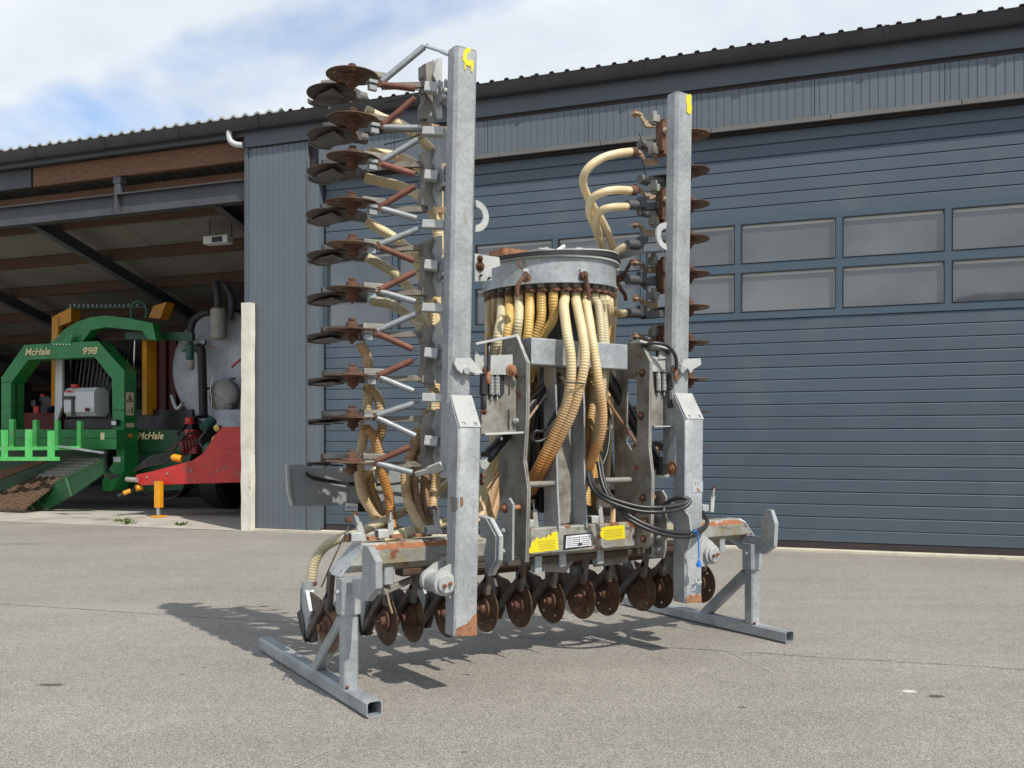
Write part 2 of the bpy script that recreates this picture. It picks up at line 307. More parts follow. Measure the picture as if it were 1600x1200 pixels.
# ------------------------------------------------------------------ mesh helpers
ABS = {}
def frame(d):
    d = d.normalized()
    a = V((0, 0, 1)) if abs(d.z) < 0.9 else V((1, 0, 0))
    x = a.cross(d).normalized(); return x, d.cross(x).normalized()
class MB:
    def __init__(s): s.v = []; s.f = []; s.m = []; s.cur = 0
    def add(s, vs, fs):
        o = len(s.v); s.v += [V(q) for q in vs]
        s.f += [[i + o for i in f] for f in fs]; s.m += [s.cur] * len(fs)
        return s
    def sec(s, p0, p1, pts, x, y, caps=True, hollow=0):
        """sweep a closed 2-D outline (in x,y) from p0 to p1"""
        n = len(pts); vs = []
        for P in (p0, p1):
            for a, b in pts: vs.append(P + x * a + y * b)
        fs = [[i, (i + 1) % n, n + (i + 1) % n, n + i] for i in range(n)]
        if hollow:
            k = hollow
            for P in (p0, p1):
                for a, b in pts: vs.append(P + x * a * k + y * b * k)
            fs += [[2 * n + (i + 1) % n, 2 * n + i, 3 * n + i, 3 * n + (i + 1) % n] for i in range(n)]
            fs += [[(i + 1) % n, i, 2 * n + i, 2 * n + (i + 1) % n] for i in range(n)]
            fs += [[n + i, n + (i + 1) % n, 3 * n + (i + 1) % n, 3 * n + i] for i in range(n)]
        elif caps:
            fs += [list(range(n))[::-1], list(range(n, 2 * n))]
        return s.add(vs, fs)
    def bar(s, p0, p1, w, h, side=None, ch=0.004, hollow=0):
        p0, p1 = V(p0), V(p1); d = (p1 - p0).normalized()
        if side is None: x, y = frame(d)
        else:
            y = d.cross(V(side)).normalized(); x = y.cross(d).normalized()
        w, h = w / 2, h / 2; c = min(ch, w * .8, h * .8)
        pts = [(-w + c, -h), (w - c, -h), (w, -h + c), (w, h - c), (w - c, h), (-w + c, h), (-w, h - c), (-w, -h + c)] if c > 0 else [(-w, -h), (w, -h), (w, h), (-w, h)]
        return s.sec(p0, p1, pts, x, y, True, hollow)
    def box(s, c, sx, sy, sz, ch=0.004):
        c = V(c); return s.bar(c - V((0, 0, sz / 2)), c + V((0, 0, sz / 2)), sx, sy, (1, 0, 0), ch)
    def cyl(s, p0, p1, r, n=14, r1=None, hollow=0):
        p0, p1 = V(p0), V(p1); x, y = frame(p1 - p0); r1 = r if r1 is None else r1
        vs = [p0 + (x * math.cos(a) + y * math.sin(a)) * r for a in [2 * math.pi * i / n for i in range(n)]]
        vs += [p1 + (x * math.cos(a) + y * math.sin(a)) * r1 for a in [2 * math.pi * i / n for i in range(n)]]
        fs = [[i, (i + 1) % n, n + (i + 1) % n, n + i] for i in range(n)]
        if not hollow: fs += [list(range(n))[::-1], list(range(n, 2 * n))]
        else:
            for P, rr in ((p0, r), (p1, r1)):
                vs += [P + (x * math.cos(a) + y * math.sin(a)) * rr * hollow for a in [2 * math.pi * i / n for i in range(n)]]
            fs += [[2 * n + (i + 1) % n, 2 * n + i, 3 * n + i, 3 * n + (i + 1) % n] for i in range(n)]
            fs += [[(i + 1) % n, i, 2 * n + i, 2 * n + (i + 1) % n] for i in range(n)]
            fs += [[n + i, n + (i + 1) % n, 3 * n + (i + 1) % n, 3 * n + i] for i in range(n)]
        return s.add(vs, fs)
    def lathe(s, p, ax, prof, n=20):
        """prof: (radius, distance along ax)"""
        p, ax = V(p), V(ax).normalized(); x, y = frame(ax); vs = []
        for r, h in prof:
            for i in range(n):
                a = 2 * math.pi * i / n; vs.append(p + ax * h + (x * math.cos(a) + y * math.sin(a)) * max(r, 1e-4))
        k = len(prof)
        fs = [[j * n + i, j * n + (i + 1) % n, (j + 1) * n + (i + 1) % n, (j + 1) * n + i] for j in range(k - 1) for i in range(n)]
        fs += [list(range(n))[::-1], list(range((k - 1) * n, k * n))]
        return s.add(vs, fs)
    def tube(s, pts, r, n=9, pitch=0, amp=0.07, step=None, closed=False, cap=True):
        P = smooth([V(q) for q in pts], (pitch / 4 if pitch else (step or max(0.012, r * 0.7))), closed)
        m = len(P); vs = []; d0 = (P[1] - P[0]).normalized(); x, y = frame(d0)
        for i, q in enumerate(P):
            d = (P[min(i + 1, m - 1)] - P[max(i - 1, 0)])
            if d.length < 1e-9: d = d0
            d = d.normalized(); x = (x - d * x.dot(d)).normalized(); y = d.cross(x)
            rr = r
            if pitch: rr = r * (1 + amp * (1, 0.3, -1, 0.3)[i % 4])
            for k in range(n):
                a = 2 * math.pi * k / n; vs.append(q + (x * math.cos(a) + y * math.sin(a)) * rr)
        fs = [[i * n + k, i * n + (k + 1) % n, (i + 1) * n + (k + 1) % n, (i + 1) * n + k] for i in range(m - 1) for k in range(n)]
        if cap: fs += [list(range(n))[::-1], list(range((m - 1) * n, m * n))]
        return s.add(vs, fs)
    def plate(s, outer, th, holes=()):
        """outer: coplanar 3-D loop; th: thickness vector; holes: loops"""
        outer = [V(q) for q in outer]; th = V(th); loops = [outer] + [[V(q) for q in h] for h in holes]
        flat = [q for L in loops for q in L]; n = len(flat)
        tris = tessellate_polygon(loops)
        vs = flat + [q + th for q in flat]; fs = []
        nrm = V((0, 0, 0))
        for t in tris:
            fs.append([t[2], t[1], t[0]]); fs.append([t[0] + n, t[1] + n, t[2] + n])
        o = 0
        for L in loops:
            k = len(L)
            for i in range(k):
                a, b = o + i, o + (i + 1) % k; fs.append([a, b, b + n, a + n])
            o += k
        return s.add(vs, fs)
    def quad(s, a, b, c, d): return s.add([a, b, c, d], [[0, 1, 2, 3]])
    def build(s, name, mat, parent=None, smooth_=True, angle=35, loc=None):
        if not s.v: return None
        if loc is None:
            mn = [min(q[i] for q in s.v) for i in range(3)]; mxx = [max(q[i] for q in s.v) for i in range(3)]
            c = V([(mn[i] + mxx[i]) / 2 for i in range(3)])
        else: c = V(loc)
        me = bpy.data.meshes.new(name)
        me.from_pydata([tuple(q - c) for q in s.v], [], s.f)
        mats = mat if isinstance(mat, (list, tuple)) else [mat]
        for mm in mats: me.materials.append(mm)
        if len(mats) > 1: me.polygons.foreach_set('material_index', s.m)
        import bmesh
        bm = bmesh.new(); bm.from_mesh(me); bmesh.ops.recalc_face_normals(bm, faces=bm.faces); bm.to_mesh(me); bm.free()
        if smooth_:
            me.polygons.foreach_set('use_smooth', [True] * len(me.polygons)); me.set_sharp_from_angle(angle=R(angle))
        me.update()
        o = bpy.data.objects.new(name, me); col.objects.link(o)
        if parent is not None:
            o.parent = parent; o.location = c - ABS.get(parent.name, V((0, 0, 0)))
            ABS[o.name] = c
        else: o.location = c; ABS[o.name] = c
        return o
def smooth(pts, step, closed=False):
    if len(pts) == 2:
        n = max(1, int((pts[1] - pts[0]).length / step)); return [pts[0].lerp(pts[1], i / n) for i in range(n + 1)]
    if closed: Q = [pts[-1]] + pts + [pts[0], pts[1]]
    else: Q = [pts[0] * 2 - pts[1]] + pts + [pts[-1] * 2 - pts[-2]]
    dense = []
    for i in range(1, len(Q) - 2):
        a, b, c, d = Q[i - 1:i + 3]
        for k in range(24):
            t = k / 24
            dense.append(0.5 * ((2 * b) + (c - a) * t + (2 * a - 5 * b + 4 * c - d) * t * t + (3 * b - a - 3 * c + d) * t ** 3))
    dense.append(Q[-2])
    out = [dense[0]]; acc = 0
    for i in range(1, len(dense)):
        seg = dense[i] - dense[i - 1]; L = seg.length; pos = 0
        while acc + (L - pos) >= step:
            pos += step - acc; acc = 0; out.append(dense[i - 1] + seg * (pos / L))
        acc += L - pos
    if (out[-1] - dense[-1]).length > step * .3: out.append(dense[-1])
    return out
def circ(c, x, y, r, n=12): return [V(c) + V(x) * r * math.cos(2 * math.pi * i / n) + V(y) * r * math.sin(2 * math.pi * i / n) for i in range(n)]
def empty(name, loc, rz, label, cat, group=None):
    o = bpy.data.objects.new(name, None); col.objects.link(o); o.location = loc; o.rotation_euler = (0, 0, rz)
    o.empty_display_size = 0.2; o['label'] = label; o['category'] = cat
    if group: o['group'] = group
    ABS[o.name] = V((0, 0, 0)); return o
def tag(o, label=None, cat=None, group=None, kind=None):
    if label: o['label'] = label
    if cat: o['category'] = cat
    if group: o['group'] = group
    if kind: o['kind'] = kind
    return o
def share(src, parent, loc, rot=None, name=None):
    o = src.copy(); col.objects.link(o); o.parent = parent
    o.location = V(loc) - ABS.get(parent.name, V((0, 0, 0)))
    if rot is not None: o.rotation_euler = rot
    ABS[o.name] = V(loc); return o
def text_mesh(body, size, shear=0.0, bold=0.0, ext=0.0):
    cu = bpy.data.curves.new('lettering', 'FONT'); cu.body = body; cu.size = size; cu.shear = shear; cu.offset = bold; cu.extrude = ext
    cu.align_x = 'LEFT'; cu.resolution_u = 3
    o = bpy.data.objects.new('lettering', cu); col.objects.link(o)
    bpy.context.view_layer.update()
    me = bpy.data.meshes.new_from_object(o.evaluated_get(bpy.context.evaluated_depsgraph_get()))
    bpy.data.objects.remove(o); bpy.data.curves.remove(cu); return me
def lettering(name, body, size, origin, xdir, ydir, mat, parent, **kw):
    """origin/xdir/ydir in the thing's own frame"""
    me = text_mesh(body, size, **kw); me.name = name
    x, y = V(xdir).normalized(), V(ydir).normalized(); z = x.cross(y)
    vs = [V(origin) + x * q.co.x + y * q.co.y + z * q.co.z for q in me.vertices]
    mb = MB(); mb.add(vs, [list(pl.vertices) for pl in me.polygons]); bpy.data.meshes.remove(me)
    return mb.build(name, mat, parent, smooth_=False)

# =================================================================== SETTING
B0 = V((-2.94, 13.7, 0)); BX = V((0.943, -0.3327, 0)); BYV = V((0.3327, 0.943, 0)); BROT = math.atan2(-0.3327, 0.943)
def BW(q, w, z=0): return B0 + BX * q + BYV * w + V((0, 0, z))
def BP(px, py, w=0.0):
    r = (px - 800) / 1400
    q = (r * (B0.y + BYV.y * w) - B0.x - BYV.x * w) / (BX.x - r * BX.y); Y = B0.y + BX.y * q + BYV.y * w
    return V((q, w, 1.4 - (py - 689) / 1400 * Y))
def BQ(px, py, q):
    r = (px - 800) / 1400
    w = (r * (B0.y + BX.y * q) - B0.x - BX.x * q) / (BYV.x - r * BYV.y); Y = B0.y + BX.y * q + BYV.y * w
    return V((q, w, 1.4 - (py - 689) / 1400 * Y))
def bthing(name, q, w, label, cat, group=None):
    o = empty(name, BW(q, w), BROT, label, cat, group); ABS[o.name] = V((q, w, 0)); return o

g = MB(); S_ = 1500
g.add([(-S_, -S_, 0), (S_, -S_, 0), (S_, S_, 0), (-S_, S_, 0)], [[0, 1, 2, 3]])
tag(g.build('asphalt_yard', M['asphalt'], smooth_=False, loc=(0, 0, 0)), kind='structure')
# concrete floor of the open shed, a thin slab on the yard
fl = MB(); fl.add([BW(-16, -0.22, .004), BW(-1.2, -0.22, .004), BW(-1.2, 10, .004), BW(-16, 10, .004)], [[0, 1, 2, 3]])
tag(fl.build('shed_floor', M['concrete'], smooth_=False), kind='structure')
# joint in the asphalt, parallel to the hall
def crack(name, a, b, n, wid, amp, mat, z=.004):
    a, b = V((*a, z)), V((*b, z)); d = (b - a).normalized(); s = V((-d.y, d.x, 0)); vs = []
    off_ = 0
    for i in range(n + 1):
        off_ = off_ * .85 + random.uniform(-amp, amp); c = a.lerp(b, i / n) + s * off_; w_ = wid * random.uniform(.35, 1.1)
        vs += [c - s * w_, c + s * w_]
    mb = MB(); mb.add(vs, [[2 * i, 2 * i + 2, 2 * i + 3, 2 * i + 1] for i in range(n)])
    return tag(mb.build(name, mat, smooth_=False), kind='structure')
M['crack'] = pm('dirt_filled_crack', (0.05, 0.048, 0.045), (0.10, 0.095, 0.085), 8, 0.95)
M['scratch'] = pm('pale_scratch', (0.33, 0.32, 0.29), (0.42, 0.41, 0.38), 8, 0.95)
crack('asphalt_joint', gp(-60, 940), gp(1080, 1014), 170, .005, .006, M['crack'])
crack('asphalt_joint', gp(1080, 1014), gp(1680, 1052), 110, .0045, .007, M['crack'])
crack('tyre_scratch', gp(460, 1198), gp(520, 1172), 20, .004, .003, M['scratch'])
crack('tyre_scratch', gp(1228, 939), gp(1275, 945), 20, .01, .004, M['scratch'])
crack('tyre_scratch', gp(1140, 1020), gp(1215, 1055), 30, .004, .004, M['scratch'])
crack('asphalt_joint', gp(-40, 806 + 12), gp(375, 829), 60, .01, .004, M['scratch'], .008)
sl = MB(); a_, b_2 = 0.0, 14.0
sl.box((0, 0, 0), 1, 1, 1) if False else None
for q0, q1 in ((-1.2, 14.0),):
    P = [BW(q0, -.06, 0), BW(q1, -.06, 0), BW(q1, .16, 0), BW(q0, .16, 0)]
    sl.plate(P, (0, 0, .028))
M['sill'] = pm('cream_concrete_sill', (0.46, 0.42, 0.33), (0.56, 0.52, 0.42), 3, 0.9, 0, 0.3, 70, [((0.33, 0.30, 0.24), 5, 0.58, 0.1)])
tag(sl.build('door_sill', M['sill'], smooth_=False), kind='structure')

# ------------------------------------------------------------------- the farm building
hall = bthing('farm_building', 0, 0, 'slate blue machinery hall with wide sectional door and open shed bay at the left', 'building')
def ribbed(q0, q1, z0, z1, w, pitch=0.098):
    mb = MB(); xs = []; q = q0
    while q < q1 - 1e-6:
        e = min(q + pitch, q1)
        xs += [(q, w), (min(q + pitch * .44, e), w), (min(q + pitch * .48, e), w + .006), (min(q + pitch * .56, e), w + .006), (min(q + pitch * .60, e), w)]
        q += pitch
    xs.append((q1, w)); vs = []
    for x, ww in xs: vs += [(x, ww, z0), (x, ww, z1)]
    n = len(xs)
    mb.add(vs, [[2 * i, 2 * i + 2, 2 * i + 3, 2 * i + 1] for i in range(n - 1)])
    # returns round the edge so the panel has thickness
    mb.add([(q0, w, z0), (q1, w, z0), (q1, w + .05, z0), (q0, w + .05, z0)], [[0, 1, 2, 3]])
    mb.add([(q0, w, z0), (q0, w, z1), (q0, w + .05, z1), (q0, w + .05, z0)], [[0, 1, 2, 3]])
    mb.add([(q1, w, z0), (q1, w, z1), (q1, w + .05, z1), (q1, w + .05, z0)], [[0, 1, 2, 3]])
    return mb
edges = [-.02, 1.27, 2.75, 4.226, 5.70, 7.17, 8.66, 10.13, 11.6]
for a_, b_2 in zip(edges, edges[1:]): ribbed(a_ + .004, b_2 - .004, 5.50, 5.965, 0).build('cladding_panel', M['clad'], hall, smooth_=False)
ribbed(-1.285, -.205, .03, 6.0, 0).build('cladding_panel', M['clad'], hall, smooth_=False)
ribbed(11.6, 12.7, .03, 6.0, 0).build('cladding_panel', M['clad'], hall, smooth_=False)
mb = MB(); mb.box((5.75, .20, 5.72), 13.9, .28, .62, 0); mb.build('lintel_wall', M['seal'], hall, smooth_=False)
t = MB(); t.box((-1.318, .02, 3.02), .066, .09, 5.98, .004); t.build('corner_trim', M['fascia'], hall)
t = MB(); t.box((-.115, .02, 2.75), .176, .06, 5.46, .004); t.box((-.04, .15, 2.75), .03, .22, 5.4, .003); t.build('door_jamb', M['clad'], hall)
t = MB(); t.box((-.19, -.02, 2.9), .02, .012, 5.7, .002); t.build('jamb_strip', M['trim_light'], hall)
t = MB(); t.box((11.4, .05, 2.72), .35, .2, 5.40, .004); t.build('door_jamb', M['clad'], hall)
# walls behind: back wall, partition, end wall
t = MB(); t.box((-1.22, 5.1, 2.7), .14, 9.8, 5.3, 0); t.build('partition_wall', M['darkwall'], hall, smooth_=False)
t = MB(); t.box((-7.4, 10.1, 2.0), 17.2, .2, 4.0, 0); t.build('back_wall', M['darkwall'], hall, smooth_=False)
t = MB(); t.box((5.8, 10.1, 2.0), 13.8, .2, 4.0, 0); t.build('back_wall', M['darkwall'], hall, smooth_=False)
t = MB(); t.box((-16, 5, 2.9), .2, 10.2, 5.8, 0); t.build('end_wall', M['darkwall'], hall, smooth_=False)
t = MB(); t.box((12.8, 5, 2.9), .2, 10.2, 5.8, 0); t.build('end_wall', M['clad'], hall, smooth_=False)
# fascia in lengths, with a shadow gap below
for q0, q1, zc0, hh0 in ((-16.1, -9.0, 6.315, .235), (-8.996, -1.352, 6.315, .235), (-1.348, 12.9, 6.225, .41)):
    t = MB(); t.box(((q0 + q1) / 2, .0, zc0), q1 - q0, .07, hh0, .004); t.build('fascia_board', M['fascia'], hall)
t = MB(); t.box((5.8, .02, 5.992), 14.2, .03, .05, 0); t.build('shadow_gap_strip', M['seal'], hall, smooth_=False)
for i in range(8):
    t = MB(); t.box((.7 + 1.48 * i, -.005, 5.462), 1.474, .04, .06, .006); t.build('lintel_trim', M['trim_light'], hall)
# gutter with joints and brackets
def gutter(q0, q1):
    mb = MB(); pr = [(-.035, 6.445), (-.035, 6.29), (-.06, 6.26), (-.15, 6.26), (-.185, 6.30), (-.20, 6.40), (-.212, 6.425), (-.195, 6.43), (-.186, 6.40), (-.17, 6.31), (-.14, 6.275), (-.07, 6.275), (-.05, 6.30), (-.05, 6.445)]
    n = len(pr); vs = [(q, a, b) for q in (q0, q1) for a, b in pr]
    mb.add(vs, [[i, (i + 1) % n, n + (i + 1) % n, n + i] for i in range(n)] + [list(range(n)), list(range(n, 2 * n))])
    return mb
q = -16.0
while q < 13:
    gutter(q + .004, q + 1.496).build('gutter_length', M['gutter'], hall, angle=50)
    j = gutter(q - .03, q + .03)
    j.v = [V((p.x, (p.y - .12) * 1.05 + .12, (p.z - 6.35) * 1.06 + 6.35)) for p in j.v]
    j.build('gutter_joint', M['gutter'], hall, angle=50)
    q += 1.5
# corrugated roof sheets ending over the gutter
def roof(q0, q1, prof, th, pitch=.22):
    mb = MB(); xs = []; q = q0
    while q < q1 - 1e-6:
        for a, h in prof: xs.append((q + a * pitch, h))
        q += pitch
    xs.append((q, prof[0][1])); vs = []; n = len(xs)
    for ww in (-.13, 10.3):
        for dz in (0, -th):
            for x, h in xs: vs.append((x, ww, 6.455 + (.02 if th > .02 else 0) + h + dz - .27 * (ww + .13)))
    f = []
    for i in range(n - 1):
        f += [[i, i + 1, 2 * n + i + 1, 2 * n + i], [n + i, n + i + 1, 3 * n + i + 1, 3 * n + i], [i, i + 1, n + i + 1, n + i], [2 * n + i, 2 * n + i + 1, 3 * n + i + 1, 3 * n + i]]
    mb.add(vs, f); return mb
wave = [(i / 8, .028 * (1 + math.cos(2 * math.pi * i / 8)) ** 1.3 / 1.3) for i in range(8)]
for k in range(10):
    roof(-16 + k * 1.54, -16 + (k + 1) * 1.54 - .01, wave, .034).build('roof_sheet', M['sheet_light'], hall, angle=60)
trap = [(0, 0), (.30, 0), (.40, .036), (.60, .036), (.70, 0)]
for k in range(12):
    roof(-.55 + k * 1.1, -.55 + (k + 1) * 1.1 - .01, trap, .012).build('roof_sheet', M['sheet_dark'], hall, smooth_=False)
# shed roof structure
def zc(w, z0): return z0 - .27 * w
c_ = MB()
for k in range(12):
    q0 = -15.9 + k * 1.23
    c_ = MB(); c_.plate([(q0, .25, zc(.25, 5.66)), (q0 + 1.222, .25, zc(.25, 5.66)), (q0 + 1.222, 10, zc(10, 5.66)), (q0, 10, zc(10, 5.66))], (0, 0, .03)); c_.build('ceiling_panel', M['ceiling'], hall, smooth_=False)
for w in (.75, 1.97, 3.2, 4.43, 5.66, 6.9, 8.1, 9.3):
    for k in range(4):
        q0 = (-16, -9.8, -5.9, -2.0)[k]; q1 = (-9.8, -5.9, -2.0, -1.3)[k]
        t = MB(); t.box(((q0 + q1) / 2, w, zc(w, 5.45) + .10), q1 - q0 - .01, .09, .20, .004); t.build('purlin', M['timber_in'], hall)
for q in (-2.0, -5.9, -9.8, -13.7):
    t = MB()
    for dz, hh, wd in ((0, .014, .15), (.105, .20, .012), (.20, .014, .15)):
        t.bar((q, .15, zc(.15, 5.23) + dz), (q, 10, zc(10, 5.23) + dz), wd, hh, (1, 0, 0), 0)
    t.build('rafter', M['steel_grey'], hall, smooth_=False)
# I-beam across the opening with web stiffeners and a hanger stub
t = MB(); L0, L1 = -16, -1.32
for zz, hh, wd in ((5.215, .018, .18), (5.545, .018, .18)): t.box(((L0 + L1) / 2, .12, zz), L1 - L0, wd, hh, 0)
t.box(((L0 + L1) / 2, .12, 5.38), L1 - L0, .012, .31, 0)
t.build('opening_beam', M['steel_grey'], hall, smooth_=False)
for q in (-3.95, -8.9):
    t = MB(); t.box((q, .068, 5.38), .04, .09, .31, 0); t.box((q, .12, 5.65), .12, .12, .18, .004); t.box((q, .12, 5.79), .16, .14, .1, .003); t.build('beam_stiffener', M['steel_grey'], hall)
t = MB(); t.box((-3.6, .16, 6.03), 4.5, .10, .32, .004); t.build('eaves_timber', M['timber'], hall)
t = MB(); t.box((-10.9, .16, 6.03), 10.0, .10, .32, .004); t.build('eaves_timber', M['steel_grey'], hall)
t = MB(); t.box((-8.6, .45, 5.72), 14.4, .08, .16, .003); t.build('eaves_timber', M['timber'], hall)
t = MB(); t.box((-12.7, .12, 2.6), .2, .2, 5.2, .006); t.build('shed_column', M['steel_grey'], hall)
# rain outlet: pale bend below the gutter
t = MB(); t.tube([(-1.56, -.12, 6.28), (-1.56, -.12, 6.20), (-1.54, -.11, 6.12), (-1.46, -.08, 6.07), (-1.36, -.05, 6.06)], .046, 14)
t.build('rainwater_bend', pm('pale_grey_pipe', (.5, .51, .51), (.6, .61, .6), 4, .4), hall)

# sectional door ----------------------------------------------------
DW = .14
door = MB(); door.box((5.62, DW + .05, 2.72), 11.2, .03, 5.36, 0); door = door.build('sectional_door', M['seal'], hall, smooth_=False)
def plank(z0):
    p_ = MB(); c = .011; h = .1570
    pr = [(0, .004), (.004, 0), (.024, 0), (.024, h), (.013, h), (.010, h - .003), (0, h - .017)]
    n = len(pr); vs = [(q, DW + y, z0 + z) for q in (.02, 11.22) for y, z in pr]
    p_.add(vs, [[i, (i + 1) % n, n + (i + 1) % n, n + i] for i in range(n)] + [list(range(n)), list(range(n, 2 * n))])
    return p_
pk = plank(.118).build('door_plank', M['door'], door, smooth_=False)
zs = [.118 + .16 * i for i in range(1, 18)] + [4.305 + .16 * i for i in range(7)]
for z in zs: share(pk, door, (ABS[pk.name].x, ABS[pk.name].y, z + .0765))
t = MB(); t.box((5.62, DW + .02, .072), 11.2, .05, .078, .006); t.build('bottom_seal', M['seal'], door)
t = MB()
for z, h in ((4.27, .066), (3.658, .112), (3.035, .09)): t.box((5.62, DW + .005, z), 11.2, .04, h, .004)
t.build('window_rail', M['doorframe'], door)
for k in range(10):
    q = -.03 + 1.249 * k
    if k == 0: q = .02
    if k == 9: q = 11.19
    t = MB()
    for z in (3.976, 3.341): t.box((q, DW + .005, z), .085, .039, .52, .003)
    t.build('window_mullion', M['doorframe'], door)
M['spacer'] = pm('pale_pane_edge', (0.42, 0.43, 0.41), (0.50, 0.51, 0.49), 3, .5)
for k in range(9):
    q0, q1 = (-.03 + 1.249 * k if k else .02) + .045, (-.03 + 1.249 * (k + 1) if k < 8 else 11.19) - .045
    for z0, z1 in ((3.720, 4.232), (3.086, 3.598)):
        t = MB(); t.box(((q0 + q1) / 2, DW + .028, (z0 + z1) / 2), q1 - q0, .008, z1 - z0, 0); t.build('window_pane', M['pane'], door, smooth_=False)
        t = MB(); t.box(((q0 + q1) / 2, DW + .021, z1 - .028), q1 - q0 - .02, .006, .04, 0); t.box((q1 - .01, DW + .0215, (z0 + z1) / 2 - .02), .012, .006, z1 - z0 - .06, 0)
        t.build('pane_edge_strip', M['spacer'], door, smooth_=False)
        t = MB()
        for a, b, c, d in (((q0 + q1) / 2, z1 - .003, q1 - q0, .006), ((q0 + q1) / 2, z0 + .003, q1 - q0, .006), (q0 + .003, (z0 + z1) / 2, .006, z1 - z0 - .013), (q1 - .003, (z0 + z1) / 2, .006, z1 - z0 - .013)):
            t.box((a, DW - .0, b), c, .045, d, .001)
        t.build('window_gasket', M['gasket'], door, smooth_=False)
ob = MB(); ob.box((8.66, .05, 5.99), .02, .02, .02)

# concrete post at the corner
cp = MB()
p0, p1 = BP(376.5, 474, -.12), BP(396, 474, -.12)
cq = (p0.x + p1.x) / 2; hgt = p0.z
ncol = 14; vs = []
for i in range(ncol + 1):
    z = hgt * i / ncol
    for a, b in ((-.085, -.06), (.085, -.06), (.085, .06), (-.085, .06)):
        vs.append((cq + a + random.uniform(-.006, .006), -.10 + b + random.uniform(-.004, .004), z))
f = [[4 * i + k, 4 * i + (k + 1) % 4, 4 * i + 4 + (k + 1) % 4, 4 * i + 4 + k] for i in range(ncol) for k in range(4)] + [[4 * ncol + k for k in range(4)]]
cp.add(vs, f)
root = cp.build('concrete_post', M['whitewash'], None, smooth_=False)
root.location = BW(*ABS[root.name]); root.rotation_euler = (0, 0, BROT)
tag(root, 'whitewashed chipped concrete post standing at the corner between shed and cladding', 'post')

# hanging lamp
lm = bthing('hanging_floodlight', BP(342, 376, 1.25).x, 1.25, 'small white floodlight hanging on two rods from the shed ceiling', 'lamp')
a, b = BP(322, 368, 1.25), BP(360, 383, 1.25)
t = MB(); t.box(((a.x + b.x) / 2, 1.25, (a.z + b.z) / 2), b.x - a.x, .18, .13, .01); t.build('lamp_housing', M['white'], lm)
t = MB(); t.box(((a.x + b.x) / 2 + .05, 1.15, (a.z + b.z) / 2 - .01), .2, .03, .09, .004); t.build('lamp_glass', M['black'], lm)
for px in (328, 362): t = MB(); t.bar(BP(px, 370, 1.25), BP(px, 338, 1.25), .012, .012, None, 0); t.build('hanging_rod', M['black'], lm)

# weeds at the edge of the slab
def weed(px, py, n, sz, label):
    x, y = gp(px, py); mb = MB()
    for i in range(n):
        a = random.uniform(0, 6.28); r = random.uniform(0, sz); b_ = V((x + r * math.cos(a), y + r * math.sin(a) * .6, .0))
        d = V((math.cos(a), math.sin(a), random.uniform(.3, 1.6))).normalized() * random.uniform(.05, .12); s_ = V((-math.sin(a), math.cos(a), 0)) * random.uniform(.012, .022)
        mb.add([b_ - s_ * .3, b_ + s_ * .3, b_ + d * .6 + s_, b_ + d, b_ + d * .6 - s_], [[0, 1, 2, 3, 4]])
    tag(mb.build('weed_tuft', M['weed'], smooth_=False), label, 'weed')
weed(191, 815, 34, .12, 'larger weed tuft growing on the slab edge left of the yellow support leg')
weed(200, 819, 26, .14, 'low spreading weed just in front of the larger tuft by the tanker leg')
weed(283, 821, 22, .12, 'small weed tuft on the slab edge right of the yellow support leg')

# ------------------------------------------------------------------- bale wrapper in the shed
bwp = bthing('bale_wrapper', BP(100, 790, 2.3).x, 2.5, 'green bale wrapper with octagonal arch frame parked in the open shed', 'bale wrapper')
def fp(pts, w, th, mb=None, holes=()):
    mb = mb or MB(); mb.plate([BP(x, y, w) for x, y in pts], (0, th, 0), [[BP(x, y, w) for x, y in h] for h in holes]); return mb
W1 = 2.3
fp([(2, 700), (2, 590), (38, 539), (153, 533), (194, 579), (194, 672), (176, 672), (175, 592), (148, 558), (44, 562), (17, 598), (17, 700)], W1, .33).build('arch_frame', M['green'], bwp, smooth_=False)
fp([(0, 671), (182, 671), (182, 702), (0, 702)], W1 - .25, .24).build('cross_beam', M['green'], bwp, smooth_=False)
fp([(-60, 671), (0, 671), (0, 702), (-60, 702)], W1 - .25, .24).build('cross_beam', M['green'], bwp, smooth_=False)
fp([(182, 668), (194, 668), (194, 736), (174, 767), (160, 766), (160, 750), (182, 715)], W1 - .05, .38).build('tower_plate', M['green'], bwp, smooth_=False)
fp([(203, 672), (300, 672), (300, 706), (203, 706)], W1 + .45, .06).build('side_panel', M['green_dark'], bwp, smooth_=False)
fp([(196, 707), (300, 707), (285, 765), (200, 770)], W1 + .5, .3).build('lower_panel', M['green_dark'], bwp, smooth_=False)
fp([(-60, 703), (170, 703), (160, 735), (-60, 780)], W1 + .6, .3).build('chassis_panel', M['green_dark'], bwp, smooth_=False)
fp([(82, 534), (100, 515), (120, 503), (140, 496), (165, 493), (200, 497), (238, 505), (244, 531), (232, 531), (222, 517), (165, 511), (142, 516), (128, 535)], W1 + .1, .2).build('wrapping_arm', M['green'], bwp, smooth_=False)
fp([(195, 519), (300, 519), (300, 532), (195, 530)], W1 + .4, .1).build('swing_bar', M['green_dark'], bwp, smooth_=False)
t = MB(); t.tube([BP(205, 500, W1 + .2), BP(206, 478, W1 + .2), BP(216, 470, W1 + .2), BP(228, 480, W1 + .2), BP(228, 497, W1 + .2)], .025, 8); t.build('top_hose', M['pump_green'], bwp)
t = MB()
for i in range(6): p_ = BP(84 + i * 5, 538, W1 - .02); t.cyl(p_, p_ + V((0, .03, 0)), .016, 6)
t.build('bolt', M['chrome'], bwp)
fp([(79, 532), (79, 540), (108, 540), (116, 520), (104, 524), (98, 534)], W1 - .015, .012).build('bolted_bracket', M['green'], bwp, smooth_=False)
